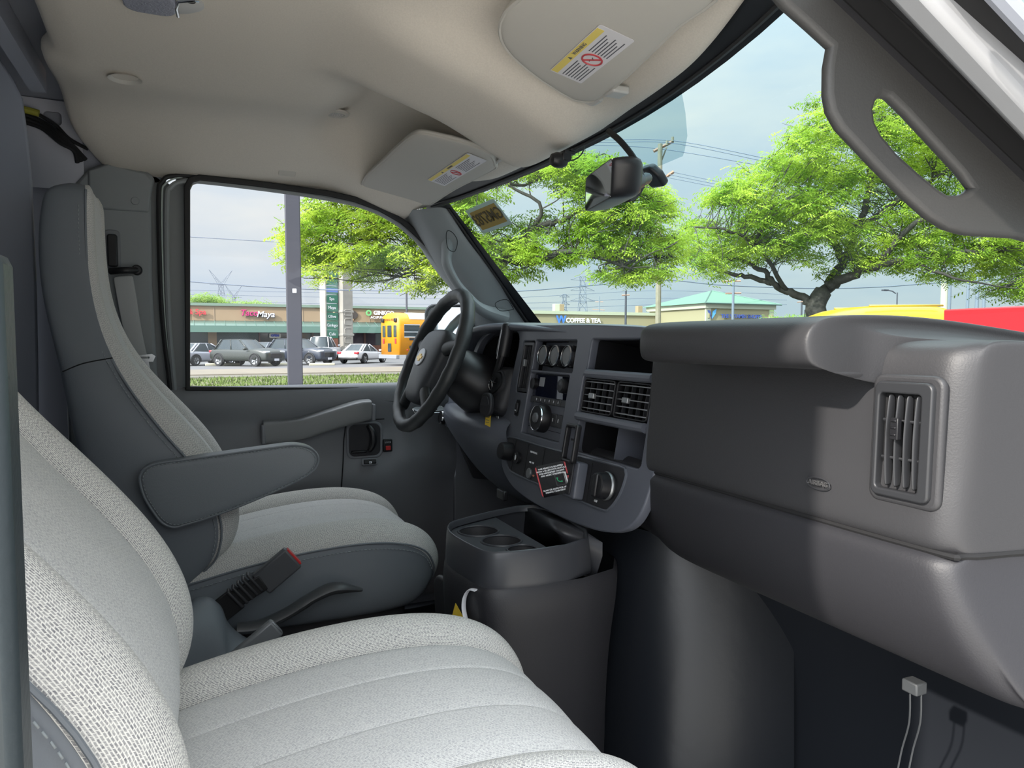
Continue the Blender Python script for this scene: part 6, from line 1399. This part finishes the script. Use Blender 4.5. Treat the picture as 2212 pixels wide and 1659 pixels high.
def tree(label, trunk, limbs, clumps, seed, spray=.42, nper=26, crad=.55, leaf=LM1, name='locust_tree', twigs=True, bare=False):
    rng = np.random.default_rng(seed); t = thing(name, trunk[0][0], label, 'tree')
    br = []
    tp = [p for p, r in trunk]; tr_ = [r for p, r in trunk]
    s = spl(tp, 4); rr = np.interp(np.linspace(0, 1, len(s)), np.linspace(0, 1, len(tr_)), tr_); br.append(tube_data(s, list(rr), 10))
    nodes = []
    for lp_, r0, r1 in limbs:
        s = spl(lp_, 5); s = [q + rng.normal(0, .03 * r0 / .1, 3) * (0 < i < len(s) - 1) for i, q in enumerate(s)]; rr = np.linspace(r0, r1, len(s)); br.append(tube_data(s, list(rr), 8)); nodes += s[2:]
    NA = np.array(nodes)
    cl = [V(c_) for c_ in clumps]
    if twigs:
        for c_ in cl:
            i = int(np.argmin(np.linalg.norm(NA - c_, axis=1) + rng.uniform(0, .5, len(NA)))); a = NA[i]; mid = (a + c_) / 2 + rng.normal(0, .18, 3) + V(0, 0, .12)
            s = spl([a, mid, c_], 4); br.append(tube_data(s, list(np.linspace(.022, .007, len(s))), 5, cap=False))
            for _ in range(3):
                e = c_ + rng.normal(0, 1, 3) * V(crad, crad, crad * .4); br.append(tube_data([mid * .4 + c_ * .6, (c_ + e) / 2 + rng.normal(0, .06, 3), e], [.012, .009, .005], 4, cap=False))
    v, f = join(*br); mk('trunk_and_branches', v, f, M['bark'], t)
    if nper:
        A, F_ = sprays(cl, nper, crad, spray, rng); me_v = A
        o0 = V(trunk[0][0]); me = bpy.data.meshes.new('foliage'); me.vertices.add(len(A)); me.vertices.foreach_set('co', (A - o0).ravel()); me.loops.add(F_.size); me.loops.foreach_set('vertex_index', F_.ravel()); me.polygons.add(len(F_)); me.polygons.foreach_set('loop_start', np.arange(len(F_)) * 4); me.materials.append(leaf); me.update(calc_edges=True)
        o = bpy.data.objects.new('foliage', me); COL.objects.link(o); o.parent = t
    return t
def blobs(px0, px1, row0, row1, dep, dd, n, rng, test=None):
    out = []
    while len(out) < n:
        a = rng.uniform(px0, px1); b = rng.uniform(row0, row1)
        if test and not test(a, b): continue
        out.append(GP(a, b, dep + rng.uniform(-dd, dd)))
    return out
def inpoly(poly):
    def f(x, y):
        c = False; n = len(poly)
        for i in range(n):
            x0, y0 = poly[i - 1]; x1, y1 = poly[i]
            if (y0 > y) != (y1 > y) and x < (x1 - x0) * (y - y0) / (y1 - y0) + x0: c = not c
        return c
    return f
rng = np.random.default_rng(3)
# big right tree, 30 m away
D = 30.
def T(a, b, o=0): return GP(a, b, D + o)
trunk = [(G(1762, D), .50), (T(1765, 700), .42), (T(1762, 660), .40), (T(1778, 630), .36)]
limbs = [([T(1762, 665), T(1735, 640), T(1700, 628), T(1668, 612), T(1640, 580), T(1590, 560), T(1540, 560)], .20, .05), ([T(1668, 612), T(1620, 600, .3), T(1570, 590, .6), T(1520, 575, .8), T(1490, 570, 1)], .12, .04),
    ([T(1775, 640), T(1800, 600, .5), T(1820, 560, .6), T(1850, 500, .3), T(1870, 430, .2), T(1880, 330, .2), T(1870, 260)], .26, .05), ([T(1790, 620), T(1830, 595, -.8), T(1880, 578, -1.4), T(1960, 560, -2), T(2060, 545, -2.5), T(2160, 540, -3)], .22, .05),
    ([T(1820, 560), T(1790, 500, 1), T(1760, 440, 1.4), T(1750, 380, 1.5), T(1780, 290, 1)], .16, .04), ([T(1850, 500), T(1930, 440, -1), T(2010, 390, -1.5), T(2080, 350, -1.5)], .16, .04), ([T(1790, 500, 1), T(1700, 460, 1.5), T(1620, 430, 1.6), T(1540, 440, 1.6)], .12, .03),
    ([T(1700, 628), T(1640, 540, -1.2), T(1580, 500, -2), T(1500, 490, -2)], .10, .03), ([T(1900, 570, -1.5), T(1980, 480, -2.5), T(2080, 460, -3), T(2180, 430, -3)], .13, .04), ([T(1760, 440, 1.4), T(1700, 380, 2), T(1660, 340, 2)], .08, .02), ([T(1960, 560, -2), T(2060, 600, -3), T(2170, 620, -3)], .08, .02)]
poly = [(1470, 560), (1475, 500), (1450, 470), (1500, 440), (1560, 415), (1590, 370), (1640, 345), (1690, 330), (1700, 290), (1745, 265), (1740, 235), (1780, 205), (1830, 190), (1900, 170), (1990, 190), (2060, 240), (2130, 300), (2230, 340), (2300, 420), (2300, 640), (2180, 640), (2120, 630), (2040, 600), (1950, 590), (1900, 575), (1860, 590), (1830, 570), (1800, 600), (1760, 575), (1700, 560), (1660, 590), (1610, 560), (1560, 590), (1500, 600)]
tree('big spreading honey locust tree with dark trunk behind the yellow van', trunk, limbs, blobs(1440, 2300, 160, 650, D, 3.4, 560, rng, inpoly(poly)), 11, .36, 58, .36)
# left tree, 19 m away, trunk hidden behind the driver side pillar
D = 19.
trunk = [(G(1062, D), .30), (T(1064, 700), .24), (T(1066, 620), .20), (T(1085, 560), .18)]
limbs = [([T(1085, 560), T(1130, 520), T(1165, 490), T(1210, 475), T(1260, 455), T(1320, 440)], .12, .03), ([T(1085, 560), T(1150, 565, -.5), T(1220, 545, -1), T(1290, 555, -1), T(1360, 580, -1.2)], .10, .03), ([T(1070, 590), T(1020, 520, .5), T(1000, 440, .6), T(1030, 360, .8), T(1080, 300, 1)], .13, .04), ([T(1030, 420, .6), T(1075, 395, .2), T(1120, 400, .1), T(1200, 375, 0), T(1260, 360, 0)], .06, .02),
    ([T(1020, 520, .5), T(940, 480, 1), T(860, 470, 1.2), T(780, 480, 1.4), T(700, 500, 1.4)], .10, .02), ([T(1000, 440, .6), T(900, 400, 1), T(800, 410, 1.5), T(700, 450, 1.6), T(640, 500, 1.6)], .09, .02), ([T(1130, 520), T(1170, 450, -.6), T(1100, 400, -.8), T(1060, 370, -1)], .06, .02), ([T(1260, 455), T(1330, 480, .5), T(1400, 540, .6), T(1440, 560, .8)], .05, .015), ([T(860, 470, 1.2), T(900, 560, 1), T(880, 600, 1)], .04, .01)]
poly = [(640, 590), (612, 520), (640, 440), (700, 380), (800, 300), (1000, 280), (1180, 320), (1300, 330), (1400, 390), (1450, 440), (1480, 560), (1440, 620), (1400, 600), (1340, 620), (1270, 590), (1220, 560), (1170, 575), (1120, 600), (1060, 610), (960, 620), (880, 625), (820, 590), (760, 610), (690, 600)]
holes_ = inpoly([(1080, 405), (1180, 400), (1260, 430), (1240, 480), (1150, 510), (1100, 470)])
pt = inpoly(poly)
tree('honey locust tree with thin branches seen past the driver side pillar', trunk, limbs, blobs(600, 1490, 270, 630, D, 1.6, 470, rng, lambda a, b: pt(a, b) and not (holes_(a, b) and rng.uniform() < .85)), 12, .25, 52, .22)
# far trees over the shops and by the corner shop
def bush(name, label, px, row, dep, w, h, seed, n=30, cat='tree', base=None):
    g = G(px, dep); zt_ = (737 - row) * dep / FPX + 1.55; r = np.random.default_rng(seed)
    cl = [g + V(r.normal(0, w * .3), r.normal(0, w * .3), zt_ - abs(r.normal(0, h * .4)) - h * .1) for _ in range(n)]
    return tree(label, [(g, .25), (g + V(0, 0, zt_ * .5), .2), (g + V(0, 0, zt_ * .8), .1)], [([g + V(0, 0, zt_ * .6), g + V(w * .2, 0, zt_ * .75), g + V(w * .3, 0, zt_ * .85)], .1, .03), ([g + V(0, 0, zt_ * .6), g + V(-w * .2, 0, zt_ * .75), g + V(-w * .3, 0, zt_ * .85)], .1, .03)], cl, seed, 1.1, 24, 1.0, LM2, name, twigs=False)
bush('distant_tree', 'round pale tree above the shop roof at the far left', 440, 636, 140, 7, 4, 21); bush('distant_tree', 'second pale tree above the roof below the transmission towers', 468, 642, 140, 6, 3, 22); bush('distant_tree', 'low pale tree just left of the lamp post', 545, 652, 140, 6, 2, 23)
bush('distant_shrub', 'small green shrub right of the corner shop', 1706, 690, 70, 3, 1.5, 24)
# bare tree seen only in the outside mirror
bt0 = V(-9.5, 6.2, 0); r = np.random.default_rng(5); lb = []
for i in range(16):
    a = r.uniform(0, 2 * pi); z0_ = r.uniform(.6, 2.6); p0_ = bt0 + V(0, 0, z0_); p1_ = p0_ + V(cos(a) * 1.0, sin(a) * 1.0, .7); p2_ = p1_ + V(cos(a + .5) * 1.0, sin(a + .5) * 1.0, .8); lb.append(([p0_, p1_, p2_], .06, .015))
    for _ in range(5):
        q0_ = p0_ + (p2_ - p0_) * r.uniform(.2, 1); q1_ = q0_ + r.normal(0, .5, 3) + V(0, 0, .2); lb.append(([q0_, (q0_ + q1_) / 2 + r.normal(0, .1, 3), q1_ + V(0, 0, .4)], .025, .007))
tree('bare branching tree reflected in the outside mirror', [(bt0, .2), (bt0 + V(.1, 0, 1.5), .15), (bt0 + V(0, .1, 4.2), .05)], lb, [bt0 + r.normal(0, 1.2, 3) * V(1, 1, .5) + V(0, 0, 1.3) for _ in range(60)], 31, .14, 5, .25, LM2, 'bare_tree', twigs=True)
bpy.context.view_layer.update()
